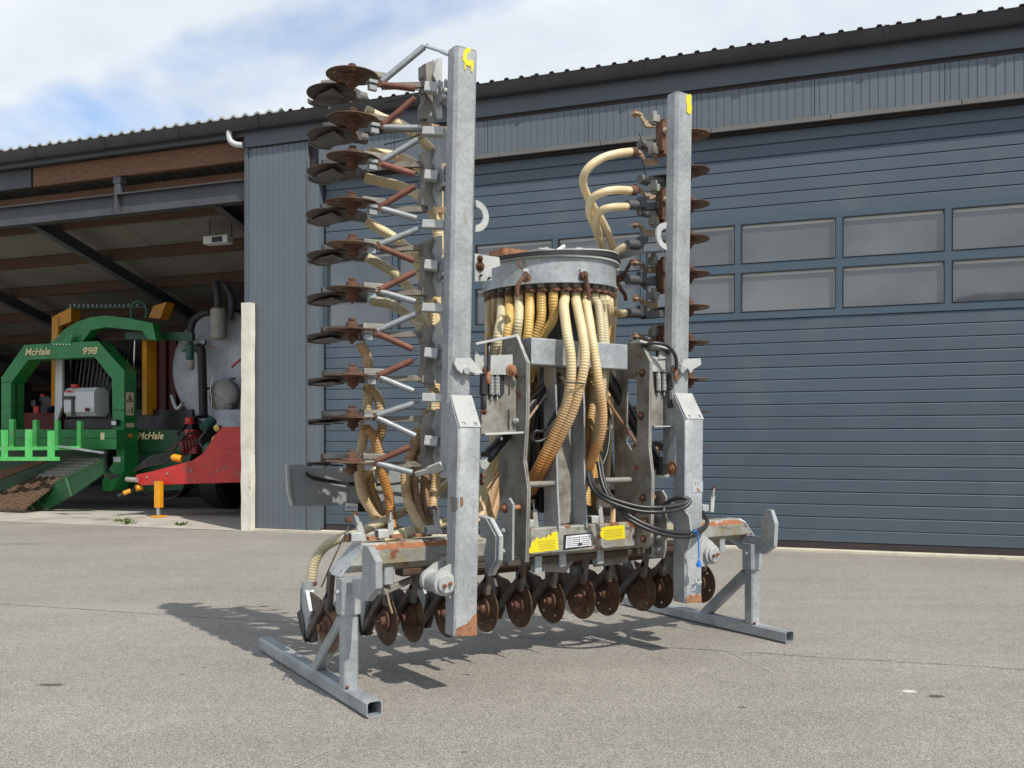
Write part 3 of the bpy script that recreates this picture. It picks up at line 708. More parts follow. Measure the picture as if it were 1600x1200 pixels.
# yellow masts
fp([(81, 495), (91, 495), (91, 634), (80, 634)], W1 + .75, .12).build('mast', M['orange'], bwp, smooth_=False)
fp([(84, 494), (111, 480), (111, 502), (91, 510)], W1 + .76, .25).build('mast_head', M['orange'], bwp, smooth_=False)
fp([(222, 505), (229, 505), (229, 648), (222, 648)], W1 + .72, .3).build('mast', M['orange'], bwp, smooth_=False)
fp([(232, 496), (240, 478), (260, 472), (250, 498)], W1 + .8, .25).build('mast_head', M['orange'], bwp, smooth_=False)
fp([(87, 565), (97, 560), (97, 634), (85, 670)], W1 + .6, .06).build('white_guard', M['white'], bwp, smooth_=False)
for i in range(14):
    t = MB(); t.cyl(BP(104 + i * 6.2, 655, W1 + 1.0), BP(118 + i * 6.6, 540 - 2 * (i % 2), W1 + 1.0), .018, 8); t.build('fence_rod', M['rod'], bwp)
t = MB(); t.cyl(BP(205, 660, W1 + .6), BP(211, 530, W1 + .6), .02, 8); t.cyl(BP(160, 531, W1 + .6), BP(200, 530, W1 + .6), .02, 8); t.build('steel_rod', M['chrome'], bwp)
fp([(100, 656), (176, 652), (176, 670), (100, 670)], W1 + .7, .4).build('dark_platform', M['black'], bwp, smooth_=False)
# white plastic tank with strap and red cap
a, b = BP(97, 606, W1 + .15), BP(144, 650, W1 + .15)
t = MB(); t.bar((a.x, W1 + .4, (a.z + b.z) / 2), (b.x, W1 + .4, (a.z + b.z) / 2), .4, a.z - b.z, (0, 1, 0), .09); tk = t.build('additive_tank', M['plastic_tank'], bwp)
t = MB(); c_ = BP(118, 603, W1 + .3); t.cyl(c_ - V((0, 0, .04)), c_ + V((0, 0, .03)), .09, 14); t.build('tank_cap', M['red'], tk)
t = MB(); c_ = BP(137, 640, W1 + .17); t.cyl(c_, c_ - V((0, .04, 0)), .04, 12); t.build('tank_outlet', M['darkred'], tk)
t = MB()
for px in (113,): fp([(px - 2, 620), (px + 2, 620), (px + 2, 652), (px - 2, 652)], W1 + .17, .02, t)
fp([(97, 619), (116, 619), (116, 624), (97, 624)], W1 + .17, .02, t); t.build('tank_strap', M['black'], tk, smooth_=False)
fp([(99, 613), (115, 613), (107, 609)], W1 + .165, .01).build('tank_badge', M['red'], tk, smooth_=False)
# bale fork rack, sunlight put in as a lighter green
for px0, px1, y0, y1, w in ((1.6, 7.6, 672, 716, 1.45), (39, 46, 671, 716, 1.45), (74, 81, 673, 716, 1.45), (-33, -27, 672, 716, 1.45), (14, 21, 655, 701, 1.75), (51, 57, 656, 701, 1.75), (85, 91, 657, 699, 1.75), (120, 126, 658, 699, 1.75)):
    fp([(px0, y0), (px1, y0), (px1, y1), (px0, y1)], w, .07).build('rack_post', M['green_sunlit'], bwp, smooth_=False)
fp([(-40, 714), (87, 714), (87, 720), (-40, 720)], 1.43, .1).build('rack_rail', M['green_sunlit'], bwp, smooth_=False)
fp([(-40, 699), (124, 697), (124, 703), (-40, 704)], 1.73, .1).build('rack_rail', M['green_sunlit'], bwp, smooth_=False)
fp([(92, 696), (160, 706), (160, 709), (92, 699)], 1.7, .05).build('steel_bar', M['galv'], bwp, smooth_=False)
# loading chain conveyor
A_, B_, C_, D_ = BP(-45, 797, 1.35), BP(38, 797, 1.2), BP(100, 749, 1.95), BP(50, 750, 2.4)
E_, F_ = BP(160, 716, 2.35), BP(118, 714, 2.75)
def slats(P00, P10, P11, P01, n, th, fill, name, mat, part):
    for i in range(n):
        a0, a1 = i / n, (i + fill) / n; t = MB()
        l0, l1 = P00.lerp(P01, a0), P00.lerp(P01, a1); r0, r1 = P10.lerp(P11, a0), P10.lerp(P11, a1)
        up = V((0, 0, th)); t.plate([l0, r0, r1, l1], up); t.build(name, mat, part, smooth_=False)
slats(A_, B_, C_, D_, 14, .05, .6, 'chain_slat', M['chain'], bwp)
slats(D_, C_, E_, F_, 7, .04, .55, 'steel_step', M['tank_dirty'], bwp)
t = MB()
for i in range(5):
    f_ = (i + .5) / 5; t.bar(A_.lerp(B_, f_) + V((0, 0, .05)), D_.lerp(C_, f_) + V((0, 0, .05)), .05, .05, None, 0)
t.build('drive_chain', M['chain'], bwp, smooth_=False)
fp([(42, 796), (44, 781), (88, 752), (108, 744), (160, 716), (162, 740), (120, 770), (78, 794)], 1.75, .05).build('conveyor_side_plate', M['green_dark'], bwp, smooth_=False)
t = MB(); t.bar(BP(88, 754, 1.12), BP(160, 720, 1.12), .06, .05, None, .005); t.cyl(BP(103, 748, 1.1), BP(111, 775, 1.1), .05, 12); t.build('conveyor_side_rail', M['green_dark'], bwp)
fp([(-30, 745), (70, 715), (70, 722), (-30, 760)], 2.3, .08).build('conveyor_side_plate', M['chain'], bwp, smooth_=False)
t = MB()
for i in range(4):
    p_ = [BP(156 + i * 3, 703, 2.0), BP(158 + i * 3, 730, 2.0), BP(170 + i * 3, 748 - 2 * i, 2.0), BP(186, 744 - i, 2.05)]; t.tube(p_, .016, 7)
t.build('hydraulic_hose', M['hyd_hose'], bwp)
fp([(173, 656), (182, 656), (182, 665), (173, 665)], W1 - .1, .08).build('work_light', M['black'], bwp, smooth_=False)
fp([(174, 658), (181, 658), (181, 664), (174, 664)], W1 - .108, .006).build('light_glass', M['white'], bwp, smooth_=False)
fp([(177, 714), (188, 714), (188, 722), (177, 722)], W1 - .056, .005).build('white_sticker', M['white'], bwp, smooth_=False)
fp([(157, 676), (163, 676), (163, 687), (157, 687)], W1 - .256, .005).build('cream_sticker', M['cream_sticker'], bwp, smooth_=False)
qr = BP(194, 600, W1).x + .004
def sidequad(x0, y0, x1, y1, name, mat, d=0.0):
    t = MB(); t.plate([BQ(x0, y0, qr + d), BQ(x1, y0, qr + d), BQ(x1, y1, qr + d), BQ(x0, y1, qr + d)], (.003, 0, 0)); return t.build(name, mat, bwp, smooth_=False)
sidequad(197, 613, 209, 649, 'warning_sticker', M['cream_sticker'])
sidequad(196.5, 661, 210, 668, 'small_sticker', M['cream_sticker'])
sidequad(200, 678, 207, 683, 'amber_reflector', M['orange'], .05)
t = MB(); T3 = [BQ(203, 616, qr + .004), BQ(208, 628.5, qr + .004), BQ(198, 628.5, qr + .004)]; ctr = (T3[0] + T3[1] + T3[2]) / 3
t.plate(T3, (.002, 0, 0), [[ctr + (q_ - ctr) * .68 for q_ in T3]])
t.plate([BQ(202, 623, qr + .004), BQ(204, 621, qr + .004), BQ(204.5, 626, qr + .004), BQ(202.6, 627, qr + .004)], (.002, 0, 0))
t.plate([BQ(205.5, 638, qr + .004), BQ(207.5, 638, qr + .004), BQ(207.5, 646, qr + .004), BQ(205.5, 646, qr + .004)], (.002, 0, 0))
t.plate([BQ(205.8, 635.5, qr + .004), BQ(207.2, 635.5, qr + .004), BQ(207.2, 637.5, qr + .004), BQ(205.8, 637.5, qr + .004)], (.002, 0, 0))
t.plate([BQ(199, 641, qr + .004), BQ(203, 641, qr + .004), BQ(203, 642.2, qr + .004), BQ(199, 642.2, qr + .004)], (.002, 0, 0))
t.build('warning_print', M['sticker_print'], bwp, smooth_=False)
def brand(body, px, py, py2, w, mat, mat2, width_px):
    p0 = BP(px, py2, w); h = BP(px, py, w).z - p0.z; q1 = BP(px + width_px, py2, w).x
    me = text_mesh(body, 1.0, shear=.25, bold=.015); x1 = max(v_.co.x for v_ in me.vertices); y1 = max(v_.co.y for v_ in me.vertices); bpy.data.meshes.remove(me)
    sz = h / y1; sx = (q1 - p0.x) / (x1 * sz)
    d = V((sx, 0, 0))
    for mt, dx, dz, dw in ((mat2, -.018, -.014, -.004), (mat, 0, 0, -.009)):
        me = text_mesh(body, sz, shear=.25, bold=sz * .022); t = MB()
        t.add([(p0.x + dx + q_.co.x * sx, w + dw, p0.z + dz + q_.co.y) for q_ in me.vertices], [list(pl.vertices) for pl in me.polygons]); bpy.data.meshes.remove(me)
        t.build('brand_lettering', mt, bwp, smooth_=False)
brand('McHale', 39, 545, 555.5, W1, M['gold'], M['letter_dark'], 40)
brand('998', 128, 543, 554, W1, M['gold'], M['letter_dark'], 25)
brand('McHale', 215, 675, 686, W1 + .45, M['gold'], M['black'], 41)

# dark red trailer deep in the shed
tr = bthing('dark_red_trailer', BP(270, 700, 6.2).x, 6.4, 'dark red high sided trailer standing deep in the shed behind the slurry tanker', 'trailer')
fp([(235, 500), (420, 500), (420, 650), (235, 650)], 6.0, 2.5).build('trailer_body', M['darkred'], tr, smooth_=False)
for i in range(6): fp([(240 + i * 16, 502), (243 + i * 16, 502), (243 + i * 16, 648), (240 + i * 16, 648)], 5.93, .06).build('side_rib', M['darkred'], tr, smooth_=False)
for px in (270, 330):
    c_ = BP(px, 690, 6.3); t = MB(); t.cyl((c_.x, 6.2, .5), (c_.x, 6.5, .5), .5, 24); t.build('wheel', M['rubber'], tr)
rm = bthing('red_mower', BP(60, 700, 4.6).x, 4.8, 'red implement with a black cover behind the arch of the bale wrapper', 'implement')
fp([(38, 645), (92, 645), (92, 690), (38, 690)], 4.5, .8).build('implement_body', M['darkred'], rm, smooth_=False)
fp([(38, 690), (92, 690), (92, 712), (38, 712)], 4.6, .5).build('implement_skid', M['black'], rm, smooth_=False)
t = MB(); p_ = BP(70, 632, 4.5); t.cyl(p_, p_ + V((0, .4, 0)), .22, 16); p_ = BP(52, 630, 4.4); t.cyl(p_, p_ + V((0, .2, 0)), .08, 12); t.build('engine_cover', M['black'], rm)
for x_, y_, d_, e_ in ((58, 640, .16, .16), (68, 618, .12, .05)):
    t = MB(); t.box(BP(x_, y_, 4.3), d_, .1, e_, .02); t.build('orange_guard', M['red'], rm)

# ------------------------------------------------------------------- slurry tanker
tn = bthing('slurry_tanker', BP(350, 700, 3.5).x, 3.8, 'galvanised slurry tanker with red drawbar on a yellow support leg inside the shed', 'slurry tanker')
TW = 3.3; C = BP(342, 575, TW); rt = 1.17
t = MB(); t.lathe((C.x, TW, C.z), (0, 1, 0), [(0, -.14), (.3, -.135), (.6, -.11), (.85, -.075), (1.0, -.04), (rt - .04, -.01), (rt, .02), (rt + .02, .06), (rt + .02, .10), (rt, .10), (rt, 1.75), (.7, 1.9), (0, 1.95)], 56)
t.build('tank_shell', M['tank'], tn)
def P3(px, py, w): return BP(px, py, w)
t = MB(); a = P3(342, 482, 2.9); b = P3(342, 530, 2.9); t.lathe((a.x, 2.9, b.z), (0, 0, 1), [(.06, -.02), (.14, 0), (.165, .03), (.165, a.z - b.z - .03), (.14, a.z - b.z), (.05, a.z - b.z + .02)], 22); si = t.build('silencer', M['tank_dirty'], tn)
t = MB(); t.tube([P3(340, 480, 2.9), P3(340, 462, 2.9), P3(337, 440, 2.95)], .07, 12); t.tube([P3(358, 500, 3.05), P3(362, 470, 3.05), P3(353, 448, 3.05), P3(346, 444, 3.0)], .075, 12); t.build('exhaust_pipe', M['steel_grey'], tn)
t = MB(); t.tube([P3(329, 488, 2.9), P3(316, 490, 2.88), P3(303, 500, 2.87), P3(298, 515, 2.86), P3(297, 533, 2.86)], .075, 12); t.tube([P3(307, 545, 2.85), P3(314, 545, 2.85), P3(316, 575, 2.85), P3(317, 610, 2.85), P3(318, 650, 2.85)], .085, 12, pitch=.04, amp=.04); t.build('suction_hose', M['rubber'], tn)
t = MB(); a = P3(297, 535, 2.85); b = P3(297, 562, 2.85); t.lathe(b, (0, 0, 1), [(.07, 0), (.09, .02), (.075, .05), (.085, .22), (.10, .24), (.10, .29), (.06, .31), (.06, a.z - b.z + .02)], 16); t.box(P3(288, 548, 2.85), .1, .06, .06, .01); t.build('relief_valve', M['pump_green'], tn)
t = MB(); t.lathe(P3(298, 574, 2.85), (0, 0, 1), [(.02, -.06), (.05, -.05), (.075, 0), (.08, .08), (.07, .14)], 16); t.build('valve_cap', M['tank_dirty'], tn)
t = MB(); p_ = P3(319, 535, 3.0); t.cyl(p_, p_ - V((0, .05, 0)), .062, 20); gg = t.build('pressure_gauge', M['black'], tn)
t = MB(); t.cyl(p_ - V((0, .05, 0)), p_ - V((0, .056, 0)), .052, 20); t.build('gauge_face', M['white'], gg)
t = MB(); t.bar(p_ - V((.01, .058, .02)), p_ - V((-.01, .058, -.03)), .006, .004, None, 0); t.build('gauge_needle', M['black'], gg)
t = MB(); p_ = P3(348, 618, 3.05); t.lathe(p_, (0, -1, 0), [(.33, -.1), (.33, .0), (.30, .03), (.2, .09), (.08, .115), (0, .12)], 32); hh = t.build('hatch_dome', M['tank_dirty'], tn)
t = MB(); t.tube([P3(333, 590, 2.92), P3(329, 605, 2.9), P3(331, 633, 2.92)], .008, 6); t.build('hatch_rod', M['chrome'], hh)
t = MB()
for x, y in ((363, 592), (361, 632), (325, 607)): t.box(P3(x, y, 2.95), .11, .06, .05, .012)
t.build('hatch_clamp', M['steel_grey'], hh)
t = MB(); t.bar(P3(362, 574, 2.95), P3(376, 561, 2.95), .05, .03); t.bar(P3(329, 542, 2.95), P3(337, 543, 2.95), .03, .02); t.build('red_lever', M['red'], tn)
t = MB(); t.tube([P3(268, 618, 2.6), P3(276, 638, 2.6), P3(286, 630, 2.6)], .035, 10); t.build('crank_handle', M['galv'], tn)
# drawbar: tapered red box running out of the shed
fp([(212, 742), (236, 737), (262, 730), (300, 720), (318, 708), (336, 680), (347, 667), (400, 667), (400, 753), (222, 758), (212, 753)], 1.45, .55).build('drawbar', M['red'], tn, smooth_=False)
fp([(348, 668), (380, 668), (380, 700), (348, 700)], 1.43, .02).build('drawbar_plate', M['red'], tn, smooth_=False)
fp([(330, 700), (400, 660), (400, 745), (300, 745)], 2.02, 3.0).build('chassis_beam', M['darkred'], tn, smooth_=False)
fp([(335, 640), (376, 640), (376, 668), (320, 668)], 3.0, .3).build('tank_cradle', M['tank'], tn, smooth_=False)
for px in (352,):
    for w in (3.6,):
        c_ = BP(px, 760, w); t = MB(); t.lathe((c_.x, w, .62), (1, 0, 0), [(.3, -.25), (.5, -.27), (.6, -.2), (.62, 0), (.6, .2), (.5, .27), (.3, .25)], 32); wh = t.build('wheel', M['rubber'], tn)
t = MB(); a = P3(248, 758, 1.35); t.bar(P3(248, 752, 1.35), P3(248, 793, 1.35), .12, .12, (1, 0, 0), .01); lg = t.build('support_leg', M['orange'], tn)
t = MB(); t.cyl(P3(248, 793, 1.35), P3(248, 812, 1.35), .04, 14); t.build('leg_ram', M['chrome'], lg)
t = MB(); f0 = P3(248, 813, 1.35); t.box((f0.x, 1.35, .022), .22, .22, .03, .01); t.build('foot_plate', M['orange'], lg)
t = MB(); t.cyl(P3(198, 749, 1.35), P3(214, 750, 1.35), .045, 12); t.build('hitch_eye', M['tank_dirty'], tn)
t = MB(); t.cyl(P3(184, 775, 1.25), P3(214, 762, 1.5), .035, 10); pt = t.build('drive_shaft', M['black'], tn)
t = MB(); t.cyl(P3(193, 771, 1.28), P3(204, 766.5, 1.36), .042, 10); t.cyl(P3(212, 763, 1.45), P3(222, 761, 1.55), .06, 12); t.build('yellow_guard', M['orange'], pt)
# pump cluster
t = MB(); t.cyl(P3(282, 699, 1.75), P3(312, 694, 1.95), .15, 22); t.box(P3(300, 704, 1.8), .34, .2, .12, .02)
for i in range(5): t.cyl(P3(286 + i * 5.0, 698.5 - i, 1.74 + i * .03), P3(287.5 + i * 5.0, 698.3 - i, 1.75 + i * .03), .175, 22)
t.build('pump_housing', pm('weathered_red_iron', (.10, .015, .013), (.20, .03, .024), 9, .6, 0, .3, 60), tn)
t = MB(); t.lathe(P3(296, 663, 1.9), (0, 0, 1), [(.08, 0), (.09, .02), (.075, .04), (.075, .12), (.06, .13)], 16); t.build('red_cap', M['red'], tn)
t = MB(); t.box(P3(300, 678, 1.95), .22, .2, .16, .03); t.build('gearbox', M['red'], tn)
t = MB(); t.lathe(P3(338, 690, 1.7), (0, -1, 0), [(.12, -.2), (.12, 0), (.09, .02), (.05, .02), (.045, .06), (0, .065)], 20); t.lathe(P3(338, 669, 1.8), (0, -1, 0), [(.06, -.1), (.06, 0), (.02, .01), (0, .01)], 14); t.build('drive_flange', M['brass'], tn)
t = MB(); t.lathe(P3(272, 715, 1.55), (-1, -.3, .2), [(.065, -.14), (.07, 0), (.04, .05), (0, .06)], 16); t.build('oil_cap', M['orange'], tn)
t = MB(); t.cyl(P3(322, 700, 1.75), P3(338, 706, 1.8), .13, 16); t.cyl(P3(318, 670, 1.9), P3(332, 656, 2.1), .1, 14); t.build('pump_body', M['pump_green'], tn)
t = MB()
for i in range(6):
    y0 = 740 - i * 1.5; t.tube([P3(209 + i * 1.5, y0 - 3, 1.4), P3(232, y0 - 12 - i, 1.5), P3(258, 722 - i * 3, 1.6), P3(275 + i * 3, 700 - i * 4, 1.7), P3(285 + i * 5, 668 + (i % 3) * 5, 1.9)], .013, 7)
t.tube([P3(215, 762, 1.6), P3(250, 778, 1.7), P3(275, 775, 1.7), P3(290, 757, 1.8)], .014, 7)
t.tube([P3(310, 660, 2.0), P3(322, 672, 1.9), P3(312, 690, 1.8), P3(330, 712, 1.75)], .03, 8)
t.tube([P3(277, 680, 1.8), P3(300, 655, 2.2), P3(325, 650, 2.6)], .035, 8)
t.build('hydraulic_hose', M['hyd_hose'], tn)

# ------------------------------------------------------------------- barn across the yard, mirrored in the door panes
M['barn_wall'] = pm('dull_barn_cladding', (.10, .11, .10), (.14, .15, .14), 1.5, .7)
bn = bpy.data.objects.new('opposite_barn', None); col.objects.link(bn); bn.location = (14, -20, 0); ABS[bn.name] = V((0, 0, 0))
tag(bn, 'low dark roofed barn across the yard, mirrored in the lower door windows', 'barn')
t = MB(); t.box((0, 0, 2.6), 30, 12, 5.2, 0); t.build('barn_wall', M['barn_wall'], bn, smooth_=False)
t = MB()
t.plate([(-15.4, -6.5, 5.0), (15.4, -6.5, 5.0), (15.4, 0, 7.5), (-15.4, 0, 7.5)], (0, 0, .12)); t.build('barn_roof', M['sheet_dark'], bn, smooth_=False)
t = MB()
t.plate([(-15.4, 6.5, 5.0), (15.4, 6.5, 5.0), (15.4, 0.004, 7.5), (-15.4, 0.004, 7.5)], (0, 0, .12)); t.build('barn_roof', M['sheet_dark'], bn, smooth_=False)

# guards, seams and fittings on the wrapper
for pts, w, th, nm, mt in (
    ([(4, 596), (15, 596), (15, 598), (4, 598)], W1 - .004, .004, 'panel_seam', 'green_dark'),
    ([(177, 640), (193, 640), (193, 642), (177, 642)], W1 - .004, .004, 'panel_seam', 'green_dark'),
    ([(0, 684), (182, 684), (182, 685.5), (0, 685.5)], W1 - .254, .004, 'panel_seam', 'green_dark'),
    ([(120, 560), (146, 560), (172, 596), (172, 652), (120, 652)], W1 + 1.12, .05, 'rear_shield', 'black'),
    ([(200, 640), (300, 640), (300, 672), (200, 672)], W1 + .9, .3, 'gear_housing', 'black'),
    ([(98, 560), (112, 556), (112, 604), (98, 606)], W1 + .9, .2, 'control_box', 'black'),
    ([(20, 600), (24, 598), (24, 690), (20, 690)], W1 + .1, .05, 'inner_post', 'green_dark')):
    fp(pts, w, th).build(nm, M[mt], bwp, smooth_=False)
for i in range(12):
    p_ = BP(6 + i * 15, 674, W1 - .26); t = MB(); t.cyl(p_, p_ + V((0, -.014, 0)), .014, 6); t.build('bolt', M['galv'], bwp)
for px, py in ((183, 600), (188, 640), (186, 665), (184, 700), (178, 735), (10, 610), (10, 650)):
    p_ = BP(px, py, W1 - .06 if py > 668 else W1 - .004); t = MB(); t.cyl(p_, p_ + V((0, -.014, 0)), .016, 6); t.build('bolt', M['galv'], bwp)
for i in range(16):
    p_ = BP(110 + i * 7, 478 - (i % 2), W1 + .8); t = MB(); t.cyl(p_ - V((0, 0, .03)), p_ + V((0, 0, .03)), .022, 6); t.build('roller_stud', M['galv'], bwp)
t = MB(); t.bar(BP(105, 481, W1 + .82), BP(228, 480, W1 + .82), .05, .04, None, .003); t.build('roller_bar', M['green_dark'], bwp)

for i in range(9):
    for q in (-.155, -.085):
        t = MB(); z_ = .4 + i * .62; t.cyl((q, -.010, z_), (q, -.016, z_), .009, 8); t.build('cladding_screw', M['fascia'], hall)
for px, py in ((230, 746), (262, 740), (300, 735), (340, 735), (355, 690)):
    p_ = BP(px, py, 1.45); t = MB(); t.cyl(p_, p_ + V((0, -.014, 0)), .02, 6); t.build('bolt', M['tank_dirty'], tn)

# =================================================================== THE SLURRY INJECTOR
O0 = V((-0.695, 4.527, 0)); MA = R(33.03); UX = V((math.cos(MA), math.sin(MA), 0)); VX = V((-math.sin(MA), math.cos(MA), 0))
def MP(px, py, t):          # point on the machine's plane of depth t
    r = (px - 800) / 1400
    s = (r * (O0.y + VX.y * t) - O0.x - VX.x * t) / (UX.x - r * UX.y); Y = O0.y + UX.y * s + VX.y * t
    return V((s, t, 1.4 - (py - 689) / 1400 * Y))
def MS(px, py, s):          # point on the machine's side plane s
    r = (px - 800) / 1400
    t = (r * (O0.y + UX.y * s) - O0.x - UX.x * s) / (VX.x - r * VX.y); Y = O0.y + UX.y * s + VX.y * t
    return V((s, t, 1.4 - (py - 689) / 1400 * Y))
inj = bpy.data.objects.new('slurry_injector', None); col.objects.link(inj); inj.location = O0; inj.rotation_euler = (0, 0, MA)
tag(inj, 'galvanised disc slurry injector, wings folded upright, with cream hoses, on stands in the yard', 'slurry injector')
ABS[inj.name] = V((0, 0, 0))
def fpm(pts, t, th, mb=None, holes=()):
    mb = mb or MB(); mb.plate([MP(x, y, t) for x, y in pts], (0, th, 0), [[MP(x, y, t) for x, y in h] for h in holes]); return mb
def spm(pts, s, th, mb=None, holes=()):
    mb = mb or MB(); mb.plate([MS(x, y, s) for x, y in pts], (th, 0, 0), [[MS(x, y, s) for x, y in h] for h in holes]); return mb
def bolt(p, d, r=.016, mat='rust', washer=True, parent=None, L=.014, name='bolt'):
    p, d = V(p), V(d).normalized(); t = MB()
    if washer: t.cyl(p, p + d * .004, r * 1.55, 16)
    t.cyl(p + d * .004, p + d * (.004 + L), r, 6); t.cyl(p + d * (.004 + L), p + d * (.012 + L), r * .55, 10)
    return t.build(name, M[mat], parent or inj)
FRONT = V((0, -1, 0)); LEFT = V((-1, 0, 0))

# ---- stands
def stand(s, t0, t1, tu, ztop, hook, bolt_s):
    st = MB(); st.bar((s, t0, .045), (s, t1, .045), .086, .086, (1, 0, 0), .012, hollow=.86)
    foot = st.build('support_stand', M['galv'], inj)
    t = MB(); t.bar((s, tu, .088), (s, tu, .56), .082, .082, (1, 0, 0), .010); t.build('stand_upright', M['galv'], foot)
    t = MB(); t.bar((s, tu + .46, .082), (s, tu + .05, .44), .07, .07, (1, 0, 0), .009); t.build('stand_brace', M['galv'], foot)
    t = MB(); t.bar((s, tu, .478), (s, tu, ztop), .112, .112, (1, 0, 0), .016); t.cyl((s - .056, tu, ztop - .07), (s - .075, tu, ztop - .07), .012, 10); t.build('stand_sleeve', M['galv'], foot)
    t = MB(); spm(hook, s - .02, .036, t); t.build('stand_hook', M['galv'], foot, smooth_=False)
    t = MB(); t.cyl((s - .0, t0 + .4, .090), (s, t0 + .4, .094), .018, 10); t.cyl((s - .03, tu - .045, .09), (s - .03, tu - .06, .10), .008, 6); t.build('weld_bead', M['rust'], foot)
    return foot
stand(0.0, 0.0, 1.76, .33, .665, [(567, 852), (575, 855), (587, 878), (587, 920), (573, 940), (552, 934), (550, 905), (566, 907), (565, 865)], -1)
stand(3.10, -.03, 1.70, .31, .66, [(1197, 796), (1204, 797), (1211, 818), (1209, 854), (1194, 866), (1156, 858), (1131, 836), (1161, 835), (1190, 840), (1189, 813)], -1)

# ---- main beam, octagonal, slanted ends
def octa(p0, p1, w, h, c, name, mat, shear=0.0, mats=None):
    mb = MB(); mb.bar(p0, p1, w, h, (0, 1, 0), c)
    smin = min(q.x for q in mb.v); smax = max(q.x for q in mb.v); zc_ = (p0[2] + p1[2]) / 2
    for q in mb.v:
        if q.x < smin + .001: q.x += shear * (q.z - zc_)
        if q.x > smax - .001: q.x -= shear * (q.z - zc_)
    return mb
bz = .760
mb = octa((.03, .43, bz), (3.12, .43, bz), .16, .155, .042, 'main_beam', 'beam', .9)
mb.m = [0] * len(mb.m)
main = mb.build('main_beam', M['beam'], inj)
M['rust_band'] = pm('scraped_rust_band', (0.20, 0.075, 0.03), (0.30, 0.12, 0.05), 20, .8, 0, .3, 120, [((0.38, 0.38, 0.35), 9, 0.55, 0.06, (1, 1, 1)), ((0.11, 0.05, 0.03), 14, .58, .1)])
def band(px0, px1, ya, yb, yc, yd, t=.3485):
    n = 26; vs = []
    for i in range(n + 1):
        f = i / n; x = px0 + (px1 - px0) * f
        a = MP(x, ya + (yc - ya) * f + random.uniform(-1.5, 1.0), t); b = MP(x, yb + (yd - yb) * f + random.uniform(-1, 1.6), t)
        vs += [a, b]
    return vs
# upper front chamfer carries the scraped rust (2 mm proud)
def chamfer_band(s0, s1, k0, k1):
    a = V((0, .35, bz + .0775 - .042)); b = V((0, .392, bz + .0775)); nrm = V((0, -.707, .707)) * .002; vs = []
    n = 30
    for i in range(n + 1):
        s = s0 + (s1 - s0) * i / n
        for k in (k0 + random.uniform(-.1, .1), k1 + random.uniform(-.08, .08)):
            vs.append(V((s, 0, 0)) + a.lerp(b, min(1, max(0, k))) + nrm)
    t = MB(); t.add(vs, [[2 * i, 2 * i + 2, 2 * i + 3, 2 * i + 1] for i in range(n)]); return t
chamfer_band(.13, .66, .12, .7).build('rust_band', M['rust_band'], main, smooth_=False)
chamfer_band(2.5, 3.05, .1, .75).build('rust_band', M['rust_band'], main, smooth_=False)
# slanted end plates with two round holes
for sgn, s_c in ((1, .026), (-1, 3.124)):
    d = V((.9, 0, 1)).normalized() if sgn > 0 else V((-.9, 0, 1)).normalized()
    y_ = V((0, 1, 0)); c_ = V((s_c, .43, bz)); nrm = d.cross(y_) * (.012 if sgn > 0 else .012)
    L = [c_ + d * a + y_ * b for a, b in ((-.115, -.075), (-.115, .075), (.105, .075), (.105, -.045), (.075, -.083), (-.09, -.083))]
    hs = [circ(c_ + d * a + y_ * b, d, y_, .013, 10) for a, b in ((-.085, -.055), (.07, -.05), (-.085, .05))]
    t = MB(); t.plate(L, -V((nrm.x, 0, nrm.z)) if sgn > 0 else V((nrm.x, 0, nrm.z)), hs); t.build('end_plate', M['galv'], main, smooth_=False)

# ---- wing posts
def wing_post(corners_top, corners_mid, ttop, tmid, zbot, box_top, box_bot, tb_top, name):
    aL, aR = MP(corners_top[0], corners_top[2], ttop), MP(corners_top[1], corners_top[2], ttop)
    bL, bR = MP(corners_mid[0], corners_mid[2], tmid), MP(corners_mid[1], corners_mid[2], tmid)
    w = ((aR - aL).length + (bR - bL).length) / 2; dep = .105
    top = (aL + aR) / 2 + V((0, dep / 2, 0)); mid = (bL + bR) / 2 + V((0, dep / 2, 0))
    d = (mid - top); low = top + d * ((zbot - top.z) / d.z)
    mb = MB(); mb.bar(low, top, w, dep, (1, 0, 0), .018)
    post = mb.build('wing_post', M['post'], inj)
    t = MB(); t.bar(top + V((0, 0, 0)), top + V((0, 0, .006)), w * .97, dep * .97, (1, 0, 0), .016); t.build('post_cap', M['galv'], post)
    return post, w, low, top
postL, wL, lowL, topL = wing_post((713, 747, 76), (703, 738, 540), .085, .15, 1.195, None, None, None, '')
postR, wR, lowR, topR = wing_post((1058, 1084, 147), (1052, 1078.5, 560), .075, .15, 1.25, None, None, None, '')
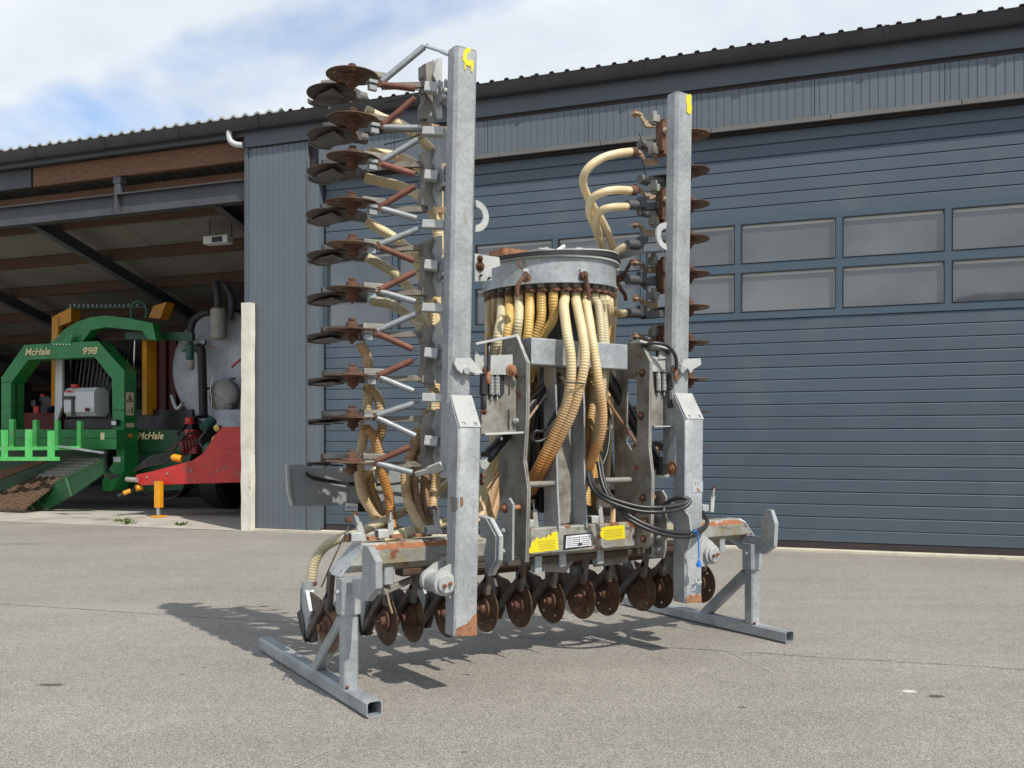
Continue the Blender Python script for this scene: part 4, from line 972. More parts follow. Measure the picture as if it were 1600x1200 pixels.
def lower_box(L0, R0, y0, L1, R1, y1, ytop, back, t0, t1):
    a, b = MP(L0, y0, t0), MP(R0, y0, t0); c, d = MP(R1, y1, t1), MP(L1, y1, t1); k = MP((L0 + R0) / 2, ytop, back)
    m = MB(); ch = .012; w = b.x - a.x
    # side outline, front to back
    def ring(xa, inset):
        return None
    prof = [(t1, d.z), (t0, a.z), (back, k.z), (back + .004, k.z), (back + .004, d.z)]
    sl, sr = [], []
    vs = []
    for (tt, zz) in prof:
        f = (zz - d.z) / (a.z - d.z); xl = d.x + (a.x - d.x) * f; xr = c.x + (b.x - c.x) * f
        vs += [(xl, tt, zz), (xr, tt, zz)]
    n = len(prof)
    # chamfered front corners
    P = []
    def X(z, side): f = (z - d.z) / (a.z - d.z); return (d.x + (a.x - d.x) * f) if side == 0 else (c.x + (b.x - c.x) * f)
    za, zd, zk = a.z, d.z, k.z
    def row(z, tf): return [(X(z, 0), back + .0, z), (X(z, 0), tf + ch, z), (X(z, 0) + ch * .8, tf, z), (X(z, 1) - ch * .8, tf, z), (X(z, 1), tf + ch, z), (X(z, 1), back + .0, z)]
    r0 = row(zd, t1); r1 = row(za, t0)
    r2 = [(X(zk, 0), back, zk), (X(zk, 0), back - .001, zk), (X(zk, 0) + ch, back - .002, zk + .001), (X(zk, 1) - ch, back - .002, zk + .001), (X(zk, 1), back - .001, zk), (X(zk, 1), back, zk)]
    m.add(r0 + r1 + r2, [[i, i + 1, 6 + i + 1, 6 + i] for i in range(5)] + [[6 + i, 6 + i + 1, 12 + i + 1, 12 + i] for i in range(5)] + [[0, 1, 2, 3, 4, 5], [5, 0, 6, 11], [11, 6, 12, 17], [12, 13, 14, 15, 16, 17]])
    o = m.build('lower_post_box', M['post'], inj)
    # bright bevel plate on the slanted top, with two drain holes
    A, B = V((X(za, 0) + .004, t0 + .002, za)), V((X(za, 1) - .004, t0 + .002, za)); C_, D_ = V((X(zk, 1) - .004, back - .003, zk)), V((X(zk, 0) + .004, back - .003, zk))
    up = (B - A).cross(D_ - A).normalized(); up = up if up.z > 0 else -up
    ex = (B - A).normalized(); ey = (D_ - A).normalized()
    hs = [circ(A + ex * .03 + ey * .02, ex, ey, .012, 8), circ(B - ex * .03 + ey * .02, ex, ey, .012, 8)]
    t = MB(); t.plate([A, B, C_, D_], up * .007, hs); t.build('bevel_plate', M['bevel'], o, smooth_=False)
    return o
boxL = lower_box(717, 752, 668, 710, 746, 995, 619, .145, .035, .04)
boxR = lower_box(1072, 1100, 655, 1071, 1097, 943, 616, .145, .03, .035)
# rubbed rust at the bottoms and old repair patches (slightly proud scale)
fpm([(712, 994), (745, 993), (745, 957), (738, 964), (731, 974), (720, 979), (713, 982)], .0395, -.002).build('rust_scale', M['rust_bright'], boxL, smooth_=False)
fpm([(1072, 942), (1096, 942), (1096, 933), (1089, 926), (1084, 932), (1078, 929), (1072, 934)], .033, -.002).build('rust_scale', M['rust_bright'], boxR, smooth_=False)
fpm([(1080, 924), (1095, 926), (1096, 908), (1088, 903), (1082, 911)], .0325, -.0015).build('grey_primer_patch', pm('blue_grey_primer', (.10, .13, .16), (.16, .19, .22), 40, .6, 0, 0, 50, [((.5, .5, .5), 40, .55, .05)]), boxR, smooth_=False)
fpm([(1081, 754), (1098, 752), (1098, 768), (1081, 770)], .0305, -.0015).build('grey_primer_patch', pm('faded_blue_label', (.30, .36, .40), (.42, .47, .49), 30, .6, 0, 0, 50, [((.25, .12, .06), 22, .56, .06)]), boxR, smooth_=False)
t = MB(); spm([(704, 776), (715, 778), (715, 797), (706, 800)], boxL.location.x - wL / 2 - .003, -.0015, t)
t.build('grey_primer_patch', M['galv_dirty'], boxL, smooth_=False)
fpm([(719, 778), (723, 776), (724, 788), (720, 792)], .035, -.002).build('rust_scale', M['rust_bright'], boxL, smooth_=False)
# yellow paint marks near the post tops
fpm([(724, 82), (729, 74), (735, 76), (735, 81), (730, 84), (729, 92), (734, 95), (738, 93), (740, 97), (740, 104), (738, 112), (736, 112), (736, 104), (732, 103), (728, 101), (727, 109), (725, 108), (726, 98), (723, 94)], .0865, -.0015).build('paint_mark', M['yellow'], postL, smooth_=False)
fpm([(1072, 149), (1079, 147), (1080, 152), (1079, 160), (1081, 167), (1080, 176), (1077, 179), (1075, 177), (1073, 175), (1073, 170), (1074, 166), (1072, 160)], .0765, -.0015).build('paint_mark', M['yellow'], postR, smooth_=False)
# lifting eyes
def half_ring(cx, cy, t, side, parent, r=.088, ri=.045):
    c_ = MP(cx, cy, t); n = 14
    out = [c_ + V((side * r * math.sin(a), 0, r * math.cos(a))) for a in [math.pi * i / n for i in range(n + 1)]]
    inn = [c_ + V((side * (ri * math.sin(a) + .006), 0, ri * 1.1 * math.cos(a))) for a in [math.pi * i / n for i in range(n + 1)]]
    t_ = MB(); t_.plate(out + inn[::-1], (0, .016, 0)); return t_.build('lifting_eye', M['galv_light'], parent, smooth_=False)
half_ring(743, 337, .12, 1, postL); half_ring(1042, 369, .10, -1, postR)
# latch plates
t = MB(); fpm([(708, 569), (710, 560), (733, 559), (743, 571), (753, 583), (741, 584), (731, 580), (727, 575), (722, 576), (720, 584), (713, 578)], .135, -.016, t); la = t.build('latch_hook', M['galv_light'], inj, smooth_=False)
t = MB(); p_ = MP(730, 579, .11); t.cyl(p_, p_ + V((0, .06, 0)), .02, 14); t.build('latch_pin', M['galv'], la)
t = MB(); fpm([(1062, 571), (1068, 561), (1092, 560), (1093, 570), (1081, 577), (1077, 584), (1072, 575), (1066, 581)], .13, -.016, t); la = t.build('latch_hook', M['galv_light'], inj, smooth_=False)
t = MB(); p_ = MP(1067, 578, .1); t.cyl(p_, p_ + V((0, .06, 0)), .02, 14); t.build('latch_pin', M['galv'], la)
# bottom hinges, axis front to back
def hinge(cx, cy, lug, lug2, parent):
    c_ = MP(cx, cy, .07)
    t = MB(); fpm(lug, .085, .016, t); h_ = t.build('hinge_lug', M['galv_light'], inj, smooth_=False)
    t = MB(); fpm(lug2, .22, .016, t); t.build('hinge_lug', M['galv_light'], inj, smooth_=False)
    t = MB(); t.lathe(c_ + V((0, .17, 0)), (0, -1, 0), [(.062, 0), (.062, .03), (.05, .032), (.05, .12), (.066, .122), (.066, .175), (.064, .18), (.048, .182), (.048, .196), (.045, .2), (0, .201)], 26); pin = t.build('hinge_pin', M['galv_light'], h_)
    for dx in (-.018, .018):
        bolt(c_ + V((dx, -.031, .004 * (1 if dx > 0 else -1))), FRONT, .011, 'rust_bright', False, h_)
hinge(694, 912, [(712, 878), (711, 937), (697, 932), (682, 924), (677, 912), (680, 898), (690, 889)], [(700, 872), (700, 925), (672, 918), (664, 905), (668, 890), (680, 880)], boxL)
hinge(1112, 866, [(1096, 838), (1112, 845), (1122, 857), (1122, 868), (1115, 875), (1101, 885), (1096, 885)], [(1090, 832), (1104, 838), (1114, 850), (1112, 866), (1096, 880), (1090, 880)], boxR)
# small bolts on the lower boxes
for px, py in ((752, 790), (752, 800)): bolt(MP(752, py - 46, .06), (1, 0, 0), .012, 'rust', True)

# ---- mast
t = MB(); spm([(785, 527), (807, 524), (825, 567), (824, 655), (820, 720), (826, 765), (823, 878), (806, 868), (783, 866), (779, 735), (779, 600)], 1.04, .016, t, [circ(MS(803, 735, 1.04), (0, 1, 0), (0, 0, 1), .014, 10), circ(MS(815, 600, 1.04), (0, 1, 0), (0, 0, 1), .010, 8)] and ())
ml = t.build('mast_plate', M['galv_dirty'], inj, smooth_=False)
t = MB(); spm([(983, 532), (1001, 532), (1017, 565), (1015, 700), (1020, 742), (1018, 848), (1010, 857), (990, 852), (962, 826), (958, 600), (968, 575)], 1.985, .016, t, [((979, 592), (995, 592), (996, 660), (994, 698), (986, 705), (978, 692))])
mr = t.build('mast_plate', M['galv_dirty'], inj, smooth_=False)
# bright cut edges folded forward
t = MB(); E1 = [(808, 524), (825, 567), (824, 655), (820, 720), (826, 765), (823, 878)]
for a, b in zip(E1, E1[1:]): t.bar(MS(*a, 1.046), MS(*b, 1.046), .020, .008, (1, 0, 0), .001)
t.build('mast_edge', M['galv_light'], ml)
t = MB(); E1 = [(1001, 532), (1017, 565), (1015, 700), (1020, 742), (1018, 848)]
for a, b in zip(E1, E1[1:]): t.bar(MS(*a, 1.991), MS(*b, 1.991), .020, .008, (1, 0, 0), .001)
t.build('mast_edge', M['galv_light'], mr)
for s_, pts in ((1.04, ((786, 853), (787, 830), (803, 590))), (1.985, ((1005, 778), (1008, 815), (1006, 842), (1002, 650), (990, 800), (1004, 583)))):
    for px, py in pts: bolt(MS(px, py, s_), LEFT, .017, 'rust')
# top cross box and bottom headstock bar
a, b = MP(830, 527, .22), MP(830, 570, .22); c_ = MP(984, 540, .22)
t = MB(); t.bar((a.x, .275, (a.z + b.z) / 2), (c_.x - .02, .275, (a.z + b.z) / 2), .11, a.z - b.z, (0, 1, 0), .008); t.build('top_cross_box', M['galv'], inj)
a, b = MP(824, 826, .29), MP(824, 868, .29); c_ = MP(1004, 826, .29)
t = MB(); t.bar((a.x + .022, .318, (a.z + b.z) / 2), (1.98, .318, (a.z + b.z) / 2), .058, a.z - b.z, (0, 1, 0), .008); hb = t.build('headstock_bar', M['beam'], inj)
zt, zb = a.z, b.z
def on_bar(pts, name, mat, pr=.0015, parent=None, t_=.289):
    return fpm(pts, t_ - pr + .0, .0012).build(name, M[mat] if isinstance(mat, str) else mat, parent or hb, smooth_=False)
ys = on_bar([(823, 865), (824, 861), (829, 855), (831, 846), (837, 844), (838, 839), (845, 843), (850, 838), (853, 842), (858, 834), (861, 838), (863, 832), (871, 830), (873, 859)], 'warning_sticker', 'yellow')
ys2 = on_bar([(938, 838), (937, 832), (941, 829), (938, 826), (946, 823), (976, 820), (976, 829), (977, 841), (950, 844), (944, 843)], 'warning_sticker', 'yellow')
M['black_plate'] = M['black']
on_bar([(881, 836), (925, 832), (925, 854), (880, 860)], 'plate_frame', 'black', .0022)
dp = on_bar([(885, 838), (924, 834), (924, 853), (884, 857)], 'data_plate', 'label_white', .0036)
t = MB()
for i in range(6):
    y0 = 841 + i * 3.0; fpm([(886, y0), (905, y0 - 1.9), (905, y0 - 1.1), (886, y0 + .8)], .2848, -.0006, t); fpm([(908, y0 - 2.2), (922, y0 - 3.6), (922, y0 - 2.8), (908, y0 - 1.4)], .2848, -.0006, t)
fpm([(905.5, 838), (906.5, 838), (906.5, 854), (905.5, 854)], .2848, -.0006, t); fpm([(903, 849), (910, 848), (910, 852), (903, 853)], .2848, -.0006, t)
t.build('plate_print', M['sticker_print'], dp, smooth_=False)
t = MB()
for i in range(6):
    y0 = 846 + i * 2.6; fpm([(841, y0), (868, y0 - 2.4), (868, y0 - 2.0), (841, y0 + .4)], .2872, -.0005, t)
t.build('sticker_print', M['sticker_print'], ys, smooth_=False)
t = MB()
for i in range(6):
    y0 = 829 + i * 2.4; fpm([(944, y0), (972, y0 - 2.5), (972, y0 - 2.1), (944, y0 + .4)], .2872, -.0005, t)
t.build('sticker_print', M['sticker_print'], ys2, smooth_=False)
# inner channel upright
sa, sb_ = MP(869, 722, .30).x, MP(912, 722, .30).x
for s_, E1 in ((sa, [(860, 570), (867, 650), (868, 722), (870, 770), (873, 826)]), (sb_, [(903, 570), (905, 640), (906, 722), (910, 770), (914, 824)])):
    P = [MS(x, y, s_) for x, y in E1]; loop = [V((s_, .30, p.z)) for p in P] + [V((s_, .43, p.z)) for p in P[::-1]]
    for k, dt in enumerate((.02, .0, .0, -.01, -.03)): loop[k].y += dt
    t = MB(); t.plate(loop, (.012, 0, 0)); t.build('centre_flange', M['galv'], inj, smooth_=False)
z0_, z1_ = zt + .004, MS(903, 570, sb_).z
t = MB(); wb = [(sa + .014, .42, z0_), (sb_ - .002, .42, z0_), (sb_ - .002, .42, z1_), (sa + .014, .42, z1_)]
hs = [circ((sa + .085, .42, z0_ + h), (1, 0, 0), (0, 0, 1), r, 10) for h, r in ((.22, .012), (.26, .010), (.30, .009), (.36, .014), (.43, .012), (.50, .016), (.58, .012), (.66, .012))]
hs.append([V((sa + .03, .42, z0_ + h)) for h in (.38, .50)] + [V((sa + .045, .42, z0_ + h)) for h in (.50, .38)])
t.plate(wb, (0, .012, 0), hs); t.build('centre_web', M['galv_dirty'], inj, smooth_=False)
t = MB(); a = MP(826, 757, .33); t.cyl(a, (sa, .33, a.z), .019, 14); a = MP(914, 752, .33); t.cyl((sb_ + .012, .33, a.z), (1.985, .33, a.z), .019, 14); t.build('spacer_tube', M['galv_dirty'], inj)
# strips from mast tops to the posts
t = MB(); t.bar(MP(741, 538, .16) + V((0, .04, 0)), MP(805, 525, .20) + V((0, .04, 0)), .10, .014, (0, 1, 0), .002); t.build('lock_strip', M['galv_light'], inj)
t = MB(); t.bar(MP(999, 533, .20) + V((0, .04, 0)), MP(1048, 546, .18) + V((0, .04, 0)), .10, .014, (0, 1, 0), .002); t.build('lock_strip', M['galv_light'], inj)
fpm([(742, 545), (762, 575), (742, 582)], .2, .012).build('gusset_plate', M['galv_light'], inj, smooth_=False)
fpm([(1012, 556), (1049, 560), (1050, 582), (1017, 580)], .22, .012).build('latch_bracket', M['galv_light'], inj, smooth_=False)
fpm([(1031, 549), (1040, 546), (1043, 560), (1029, 561)], .21, .012).build('latch_bracket', M['galv_light'], inj, smooth_=False)
fpm([(741, 556), (801, 554), (801, 570), (806, 572), (806, 585), (741, 586)], .21, .012).build('latch_bracket', M['galv_light'], inj, smooth_=False)
lp1 = fpm([(752, 586), (806, 585), (806, 674), (752, 680)], .245, .010, None, [((794, 592), (797, 592), (797, 618), (794, 618)), ((793, 640), (796, 640), (796, 672), (793, 672))]).build('latch_panel', M['galv_dirty'], inj, smooth_=False)
lp2 = fpm([(1017, 580), (1050, 583), (1050, 666), (1017, 667)], .235, .010).build('latch_panel', M['galv_dirty'], inj, smooth_=False)
t = MB(); a, b = MP(752, 679, .21), MP(812, 676, .21); t.bar(a, b, .09, .012, (0, 1, 0), .002); t.build('panel_lip', M['galv_light'], lp1)
t = MB(); a, b = MP(1017, 667, .20), MP(1051, 666, .20); t.bar(a, b, .07, .010, (0, 1, 0), .002); t.build('panel_lip', M['galv_light'], lp2)
fpm([(762, 586), (788, 586), (788, 614), (783, 621), (764, 621)], .24, .003).build('recess_shade', M['rubber'], lp1, smooth_=False)  # flat black plate stands in for the shade behind the springs
fpm([(1021, 583), (1047, 584), (1047, 612), (1024, 614)], .23, .003).build('recess_shade', M['rubber'], lp2, smooth_=False)
def coil(p0, p1, R0, wr, turns, name='tension_spring', mat='galv_light', parent=None, hooks=True):
    p0, p1 = V(p0), V(p1); d = (p1 - p0); L = d.length; d.normalize(); x, y = frame(d); pts = []
    n = turns * 8
    for i in range(n + 1):
        a = 2 * math.pi * i / 8; pts.append(p0 + d * L * i / n + (x * math.cos(a) + y * math.sin(a)) * R0)
    mb = MB(); P = pts; vs = []; kk = 5
    for i, q in enumerate(P):
        dd = (P[min(i + 1, n)] - P[max(i - 1, 0)]).normalized(); rad = (q - (p0 + d * (q - p0).dot(d))).normalized(); up = dd.cross(rad)
        for k in range(kk):
            a = 2 * math.pi * k / kk; vs.append(q + (rad * math.cos(a) + up * math.sin(a)) * wr)
    mb.add(vs, [[i * kk + k, i * kk + (k + 1) % kk, (i + 1) * kk + (k + 1) % kk, (i + 1) * kk + k] for i in range(n) for k in range(kk)])
    if hooks: mb.cyl(p0 - d * .03, p0, .004, 6); mb.cyl(p1, p1 + d * .03, .004, 6)
    return mb.build(name, M[mat], parent or inj)
for px, t_, prn in ((768.5, .225, lp1), (777, .225, lp1)):
    coil(MP(px, 617, t_), MP(px, 588, t_), .0135, .0028, 13, parent=prn)
for px, t_, prn in ((1029, .215, lp2), (1038, .215, lp2)):
    coil(MP(px, 611, t_), MP(px, 584, t_), .0145, .003, 13, parent=prn)
def vcyl(px, y0, y1, t_, r, name, mat, parent=None):
    t = MB(); a, b = MP(px, y1, t_), MP(px, y0, t_); t.lathe(a, (0, 0, 1), [(r * .7, 0), (r, .008), (r, (b.z - a.z) * .45), (r * .92, (b.z - a.z) * .47), (r * .92, b.z - a.z - .01), (r * .6, b.z - a.z)], 16); return t.build(name, M[mat], parent or inj)
vcyl(755.5, 586, 618, .2, .024, 'latch_cylinder', 'rubber'); vcyl(756, 617, 640, .2, .017, 'latch_cylinder', 'rubber')
vcyl(1047.5, 582, 610, .19, .022, 'latch_cylinder', 'rubber'); vcyl(1046.5, 610, 637, .19, .017, 'latch_cylinder', 'rubber')
vcyl(763, 575, 600, .18, .014, 'hose_fitting', 'rust_bright'); vcyl(757, 573, 585, .18, .012, 'hose_fitting', 'rust')
vcyl(1056.5, 573, 595, .14, .014, 'hose_fitting', 'rust_bright'); vcyl(1051, 571, 582, .15, .011, 'hose_fitting', 'rust')
for px, py, t_ in ((756, 643, .2), (1048, 634, .185), (1050, 632, .19)): bolt(MP(px, py, t_), FRONT, .013, 'rust')
bolt(MP(799, 579, .208), FRONT, .024, 'rust_bright'); bolt(MP(807, 586, .208), FRONT, .013, 'rust'); bolt(MP(806, 657, .23), FRONT, .013, 'chrome')
# link plates, pins and claw plates beside the masts
for pts, s_, nm, mt in (
    ([(782, 780), (795, 778), (801, 788), (800, 875), (795, 880), (781, 876)], .93, 'link_plate', 'galv'),
    ([(1022, 768), (1034, 766), (1040, 776), (1039, 858), (1036, 872), (1022, 868)], 2.08, 'link_plate', 'galv_dirty')):
    spm(pts, s_, .014).build(nm, M[mt], inj, smooth_=False)
# claws: folded channel, outline in the side plane with a flange
def claw(pts, s_, wd, name='claw_plate'):
    t = MB(); spm(pts, s_, wd, t); return t.build(name, M['galv'], inj, smooth_=False)
claw([(750, 806), (765, 811), (780, 839), (779, 875), (768, 898), (759, 894), (756, 866), (760, 842), (750, 839)], .765, .012)
t = MB(); E1 = [(750, 806), (765, 811), (780, 839), (779, 875), (768, 898)]
for a, b in zip(E1, E1[1:]): t.bar(MS(*a, .785), MS(*b, .785), .05, .010, (1, 0, 0), .001)
t.build('claw_flange', M['galv_light'], inj)
claw([(1043, 784), (1060, 789), (1076, 806), (1080, 835), (1075, 857), (1065, 865), (1058, 860), (1057, 826), (1043, 808)], 2.13, .012)
for s_, pts in ((.93, ((789, 794), (788, 830), (788, 862))), (2.08, ((1029, 803), (1030, 840), (1029, 858)))):
    for px, py in pts: bolt(MS(px, py, s_), LEFT, .02, 'rust_bright' if py < 800 else 'galv')
t = MB(); a = MS(789, 794, .93); t.cyl(a, a + V((.12, 0, 0)), .016, 12); a = MS(1005, 778, 1.985); t.cyl(a, a + V((.13, 0, 0)), .018, 12); t.build('link_pin', M['rust_bright'], inj)
spm([(1054, 681), (1043, 708), (1042, 739), (1050, 745), (1056, 738)], 2.17, .014).build('cylinder_lug', M['galv_light'], inj, smooth_=False)
bolt(MS(1050, 732, 2.168), LEFT, .03, 'rust_bright')
# hydraulic rams
def ram(a, b, r, name='hydraulic_ram'):
    a, b = V(a), V(b); d = (b - a).normalized(); L = (b - a).length; t = MB()
    t.lathe(a, d, [(r * .5, -.02), (r, 0), (r, L * .88), (r * 1.12, L * .88), (r * 1.12, L * .94), (r * .8, L * .945)], 20)
    o = t.build(name, M['black'], inj); t = MB(); t.cyl(a + d * L * .94, b, r * .5, 14); t.cyl(b - V((0, r, 0)), b + V((0, r, 0)), r * .8, 14); t.build('ram_rod', M['chrome'], o); return o
ram(MP(884, 568, .50), MP(752, 725, .30), .036)
ram(MP(944, 580, .50), MP(1036, 738, .40), .042)
t = MB(); a = MP(1034, 728, .36); t.box(a, .07, .06, .12, .015); t.build('ram_end', M['black'], inj)
t = MB(); t.cyl(MP(865, 600, .42), MP(800, 690, .34), .008, 8); t.build('brass_pipe', M['rust_tan'], inj)
t = MB(); t.cyl(MP(946, 622, .44), MP(996, 695, .36), .010, 8); t.build('copper_pipe', M['rust_bright'], inj)
for px, py in ((835, 605), (872, 590)): bolt(MP(px, py, .4), FRONT, .022, 'rust')
# dark rear structure behind the mast: rear frame tubes that close the view
t = MB()
for px in (800, 935): t.bar(MP(px, 836, .62), MP(px + 4, 560, .62), .07, .07, (1, 0, 0), .008)
t.build('rear_upright', M['galv_dirty'], inj)
t = MB(); t.bar(MP(785, 770, .66), MP(1010, 752, .66), .08, .08, (0, 1, 0), .008); t.build('rear_cross_tube', M['galv_dirty'], inj)

# ---- distributor head
DT = .78
ca = MP(752, 440, DT); cb = MP(965, 440, DT); dc = V(((ca.x + cb.x) / 2, DT, 0)); rd = .452
dc.x = MP(858, 440, DT).x
zr0, zr1 = MP(858, 455, DT).z, MP(858, 421, DT).z
def ring(r0, r1, z0, z1, name, mat, parent, n=56, tilt=0.0):
    t = MB(); vs = []
    for rr, zz in ((r1, z0), (r1, z1), (r0, z1), (r0, z0)):
        for i in range(n):
            a = 2 * math.pi * i / n; x = rr * math.cos(a); vs.append((dc.x + x, dc.y + rr * math.sin(a), zz + tilt * x))
    t.add(vs, [[k * n + i, k * n + (i + 1) % n, ((k + 1) % 4) * n + (i + 1) % n, ((k + 1) % 4) * n + i] for k in range(4) for i in range(n)]); return t.build(name, M[mat] if isinstance(mat, str) else mat, parent)
TL = .035
dist = ring(.0001, rd, zr0, zr1, 'distributor_drum', 'galv', inj, tilt=TL)
ring(rd - .03, rd + .022, zr1 + .001, zr1 + .014, 'drum_flange', 'galv_light', dist, tilt=TL)
ring(.01, rd + .03, zr1 + .016, zr1 + .042, 'lid_seal', 'rubber', dist, tilt=TL + .015)
ring(.01, rd + .018, zr1 + .048, zr1 + .058, 'lid', 'galv_light', dist, tilt=TL + .055)
ring(rd - .012, rd + .012, zr0 - .014, zr0 - .001, 'lower_flange', 'galv', dist, tilt=TL)
lz = zr1 + .06
t = MB(); t.bar((dc.x - .22, dc.y - .12, lz + .02), (dc.x + .12, dc.y - .12, lz + .035), .16, .012, (0, 1, 0), .003); t.bar((dc.x - .16, dc.y + .1, lz + .02), (dc.x - .16, dc.y - .2, lz + .02), .03, .03, (1, 0, 0), .003); t.build('lid_bar', M['galv_light'], dist)
t = MB(); t.lathe((dc.x + .13, dc.y - .16, lz + .012), (0, 0, 1), [(.06, 0), (.06, .015), (.035, .02), (.035, .05), (.03, .055)], 14); t.cyl((dc.x - .08, dc.y - .2, lz + .02), (dc.x - .02, dc.y - .2, lz + .06), .012, 8); t.build('lid_fitting', M['white'], dist)
t = MB(); c_ = MP(803, 401, DT + .3); t.box(c_, .30, .2, .06, .01); t.build('rusty_motor_plate', M['rust_bright'], dist)
t = MB(); t.bar((dc.x + .2, dc.y - .05, lz + .035), (dc.x + .42, dc.y - .05, lz + .05), .3, .02, (0, 1, 0), .006); t.build('rubber_flap', M['rubber'], dist)
# hinge bracket on the left with bolts
fpm([(742, 396), (752, 398), (780, 402), (782, 415), (768, 420), (768, 438), (742, 440)], .52, .012).build('drum_bracket', M['galv_light'], dist, smooth_=False)
for px, py, rr in ((750, 404, .013), (750, 416, .02), (750, 431, .008), (763, 435, .008)): bolt(MP(px, py, .518), FRONT, rr, 'rust' if rr > .01 else 'rubber', rr > .01, dist)
# central hollow column below the drum
t = MB(); t.cyl(MP(866, 470, DT) - V((0, 0, .9)), MP(866, 452, DT), .17, 22); t.build('centre_column', M['steel_grey'], inj)
# clamp levers
def lever(px, py, sc=1.0, flip=1):
    t = MB(); a = MP(px, py, DT - rd - .03 + .1)
    pts = [(px + 1, py - 18), (px + 2, py - 8), (px + 4 * flip, py + 2), (px - 4 * flip, py + 14), (px - 9 * flip, py + 25), (px - 8 * flip, py + 36)]
    return pts
def lev(pts, t_, parent, eye):
    t = MB(); t.tube([MP(x, y, t_) for x, y in pts], .013, 8); e = MP(*eye, t_)
    t.lathe(e + V((0, .02, 0)), (0, -1, 0), [(.026, 0), (.026, .03), (.012, .03), (.012, .04)], 12)
    return t.build('clamp_lever', M['rust'], parent)
tf = DT - rd
lev([(822, 425), (820, 432), (812, 440), (808, 452), (809, 464)], tf - .02, dist, (823, 434))
lev([(912, 424), (916, 436), (918, 452), (920, 462), (919, 473)], tf - .02, dist, (913, 430))
lev([(966, 432), (975, 430), (990, 434), (1003, 442), (1009, 452)], .62, dist, (972, 433))
lev([(966, 442), (970, 452), (976, 460), (978, 470)], .60, dist, (966, 436))
lev([(975, 430), (980, 420), (987, 408)], .66, dist, (974, 431))
t = MB()
for px, t_ in ((821, tf - .012), (911, tf - .012), (963, .60)):
    fpm([(px - 3, 420), (px + 5, 420), (px + 5, 433), (px - 3, 433)], t_, .02, t)
t.build('lever_bracket', M['galv_light'], dist, smooth_=False)
t = MB(); e = MP(815, 413, tf - .01)
ringp = [e + V((.022 * math.cos(a), 0, .022 * math.sin(a))) for a in [2 * math.pi * i / 12 for i in range(13)]]
t.tube(ringp, .005, 6, step=.01); t.build('ring_eye', M['rust'], dist)
# outlet stubs with rusty clamps round the drum
stubs = []
nst = 34
for i in range(nst):
    a = 2 * math.pi * (i + .5) / nst; x, y = dc.x + (rd - .045) * math.cos(a), dc.y + (rd - .045) * math.sin(a)
    z = zr0 + TL * (x - dc.x); stubs.append(V((x, y, z - .05)))
t = MB(); t.cyl((0, 0, -.055), (0, 0, -.012), .034, 14); stub0 = None
for i, p_ in enumerate(stubs):
    if i == 0:
        t = MB(); t.cyl(p_ + V((0, 0, -.03)), p_ + V((0, 0, .045)), .028, 12); stub0 = t.build('outlet_stub', M['galv_dirty'], dist)
        t = MB(); t.cyl(p_ + V((0, 0, -.02)), p_ + V((0, 0, .012)), .034, 14); t.box(p_ + V((0, -.038, -.004)), .03, .02, .02, .003); t.cyl(p_ + V((-.03, -.04, -.004)), p_ + V((.03, -.04, -.004)), .006, 6); clamp0 = t.build('hose_clamp', M['rust'], dist)
        o0 = ABS[stub0.name] - p_; o1 = ABS[clamp0.name] - p_
    else:
        share(stub0, dist, p_ + o0); share(clamp0, dist, p_ + o1)

# ---- hoses
PI_ = .0175
def hose(pts, mat, r=.0305, ribs=True, name='slurry_hose', parent=None, n=10, amp=.055):
    t = MB(); t.tube(pts, r, n, pitch=PI_ if ribs else 0, amp=amp); return t.build(name, M[mat], parent or inj, angle=80)
def near(px, py):    # the stub nearest to a spot on the drum's front half
    best = min((p_ for p_ in stubs if p_.y < dc.y + .1), key=lambda p_: abs(project(p_) - px)); return best
def project(p_):
    w = O0 + UX * p_.x + VX * p_.y; return 800 + 1400 * w.x / w.y
fs = sorted([p_ for p_ in stubs if p_.y < dc.y - .02], key=project)
bs = sorted([p_ for p_ in stubs if p_.y >= dc.y - .02], key=project)
# front stubs seen left to right; the right hand ones sweep forward over the mast box
front_paths = {
  'a': ([(881, 480, .24), (886, 520, .15), (892, 560, .12), (891, 600, .14), (882, 640, .20), (860, 690, .30), (838, 735, .40), (824, 765, .55)], 'cream'),
  'b': ([(902, 480, .26), (910, 520, .15), (914, 560, .10), (907, 600, .12), (894, 645, .18), (872, 690, .28), (848, 735, .40), (832, 768, .55)], 'cream'),
  'c': ([(917, 480, .30), (925, 530, .17), (934, 590, .12), (941, 640, .14), (939, 675, .18), (928, 710, .26), (915, 742, .36), (905, 770, .55)], 'cream'),
  'f': ([(942, 490, .44), (946, 540, .40), (944, 600, .42), (936, 660, .5), (925, 720, .56)], 'pale'),
  'e': ([(935, 480, .36), (940, 530, .30), (941, 580, .30), (938, 640, .32), (932, 690, .38), (920, 730, .46), (912, 760, .6)], 'pale'),
}
N_ = len(fs)
order = ['a', 'b', 'c', 'e', 'f']
cand = [p_ for p_ in fs]
pick = {}
for k, tx in (('a', 880), ('b', 900), ('c', 917), ('e', 931), ('f', 942)):
    p_ = min(cand, key=lambda q_: abs(project(q_) - tx)); cand.remove(p_); pick[k] = p_
for k in order:
    pts, mt = front_paths[k]; p_ = pick[k]
    P = [p_ + V((0, 0, .0)), p_ + V((0, 0, -.06))] + [MP(*q_) for q_ in pts]
    hose(P, mt, .030)
cols = ['pale', 'ochre', 'pale', 'ochre', 'ochre', 'ochre', 'pale', 'pale']
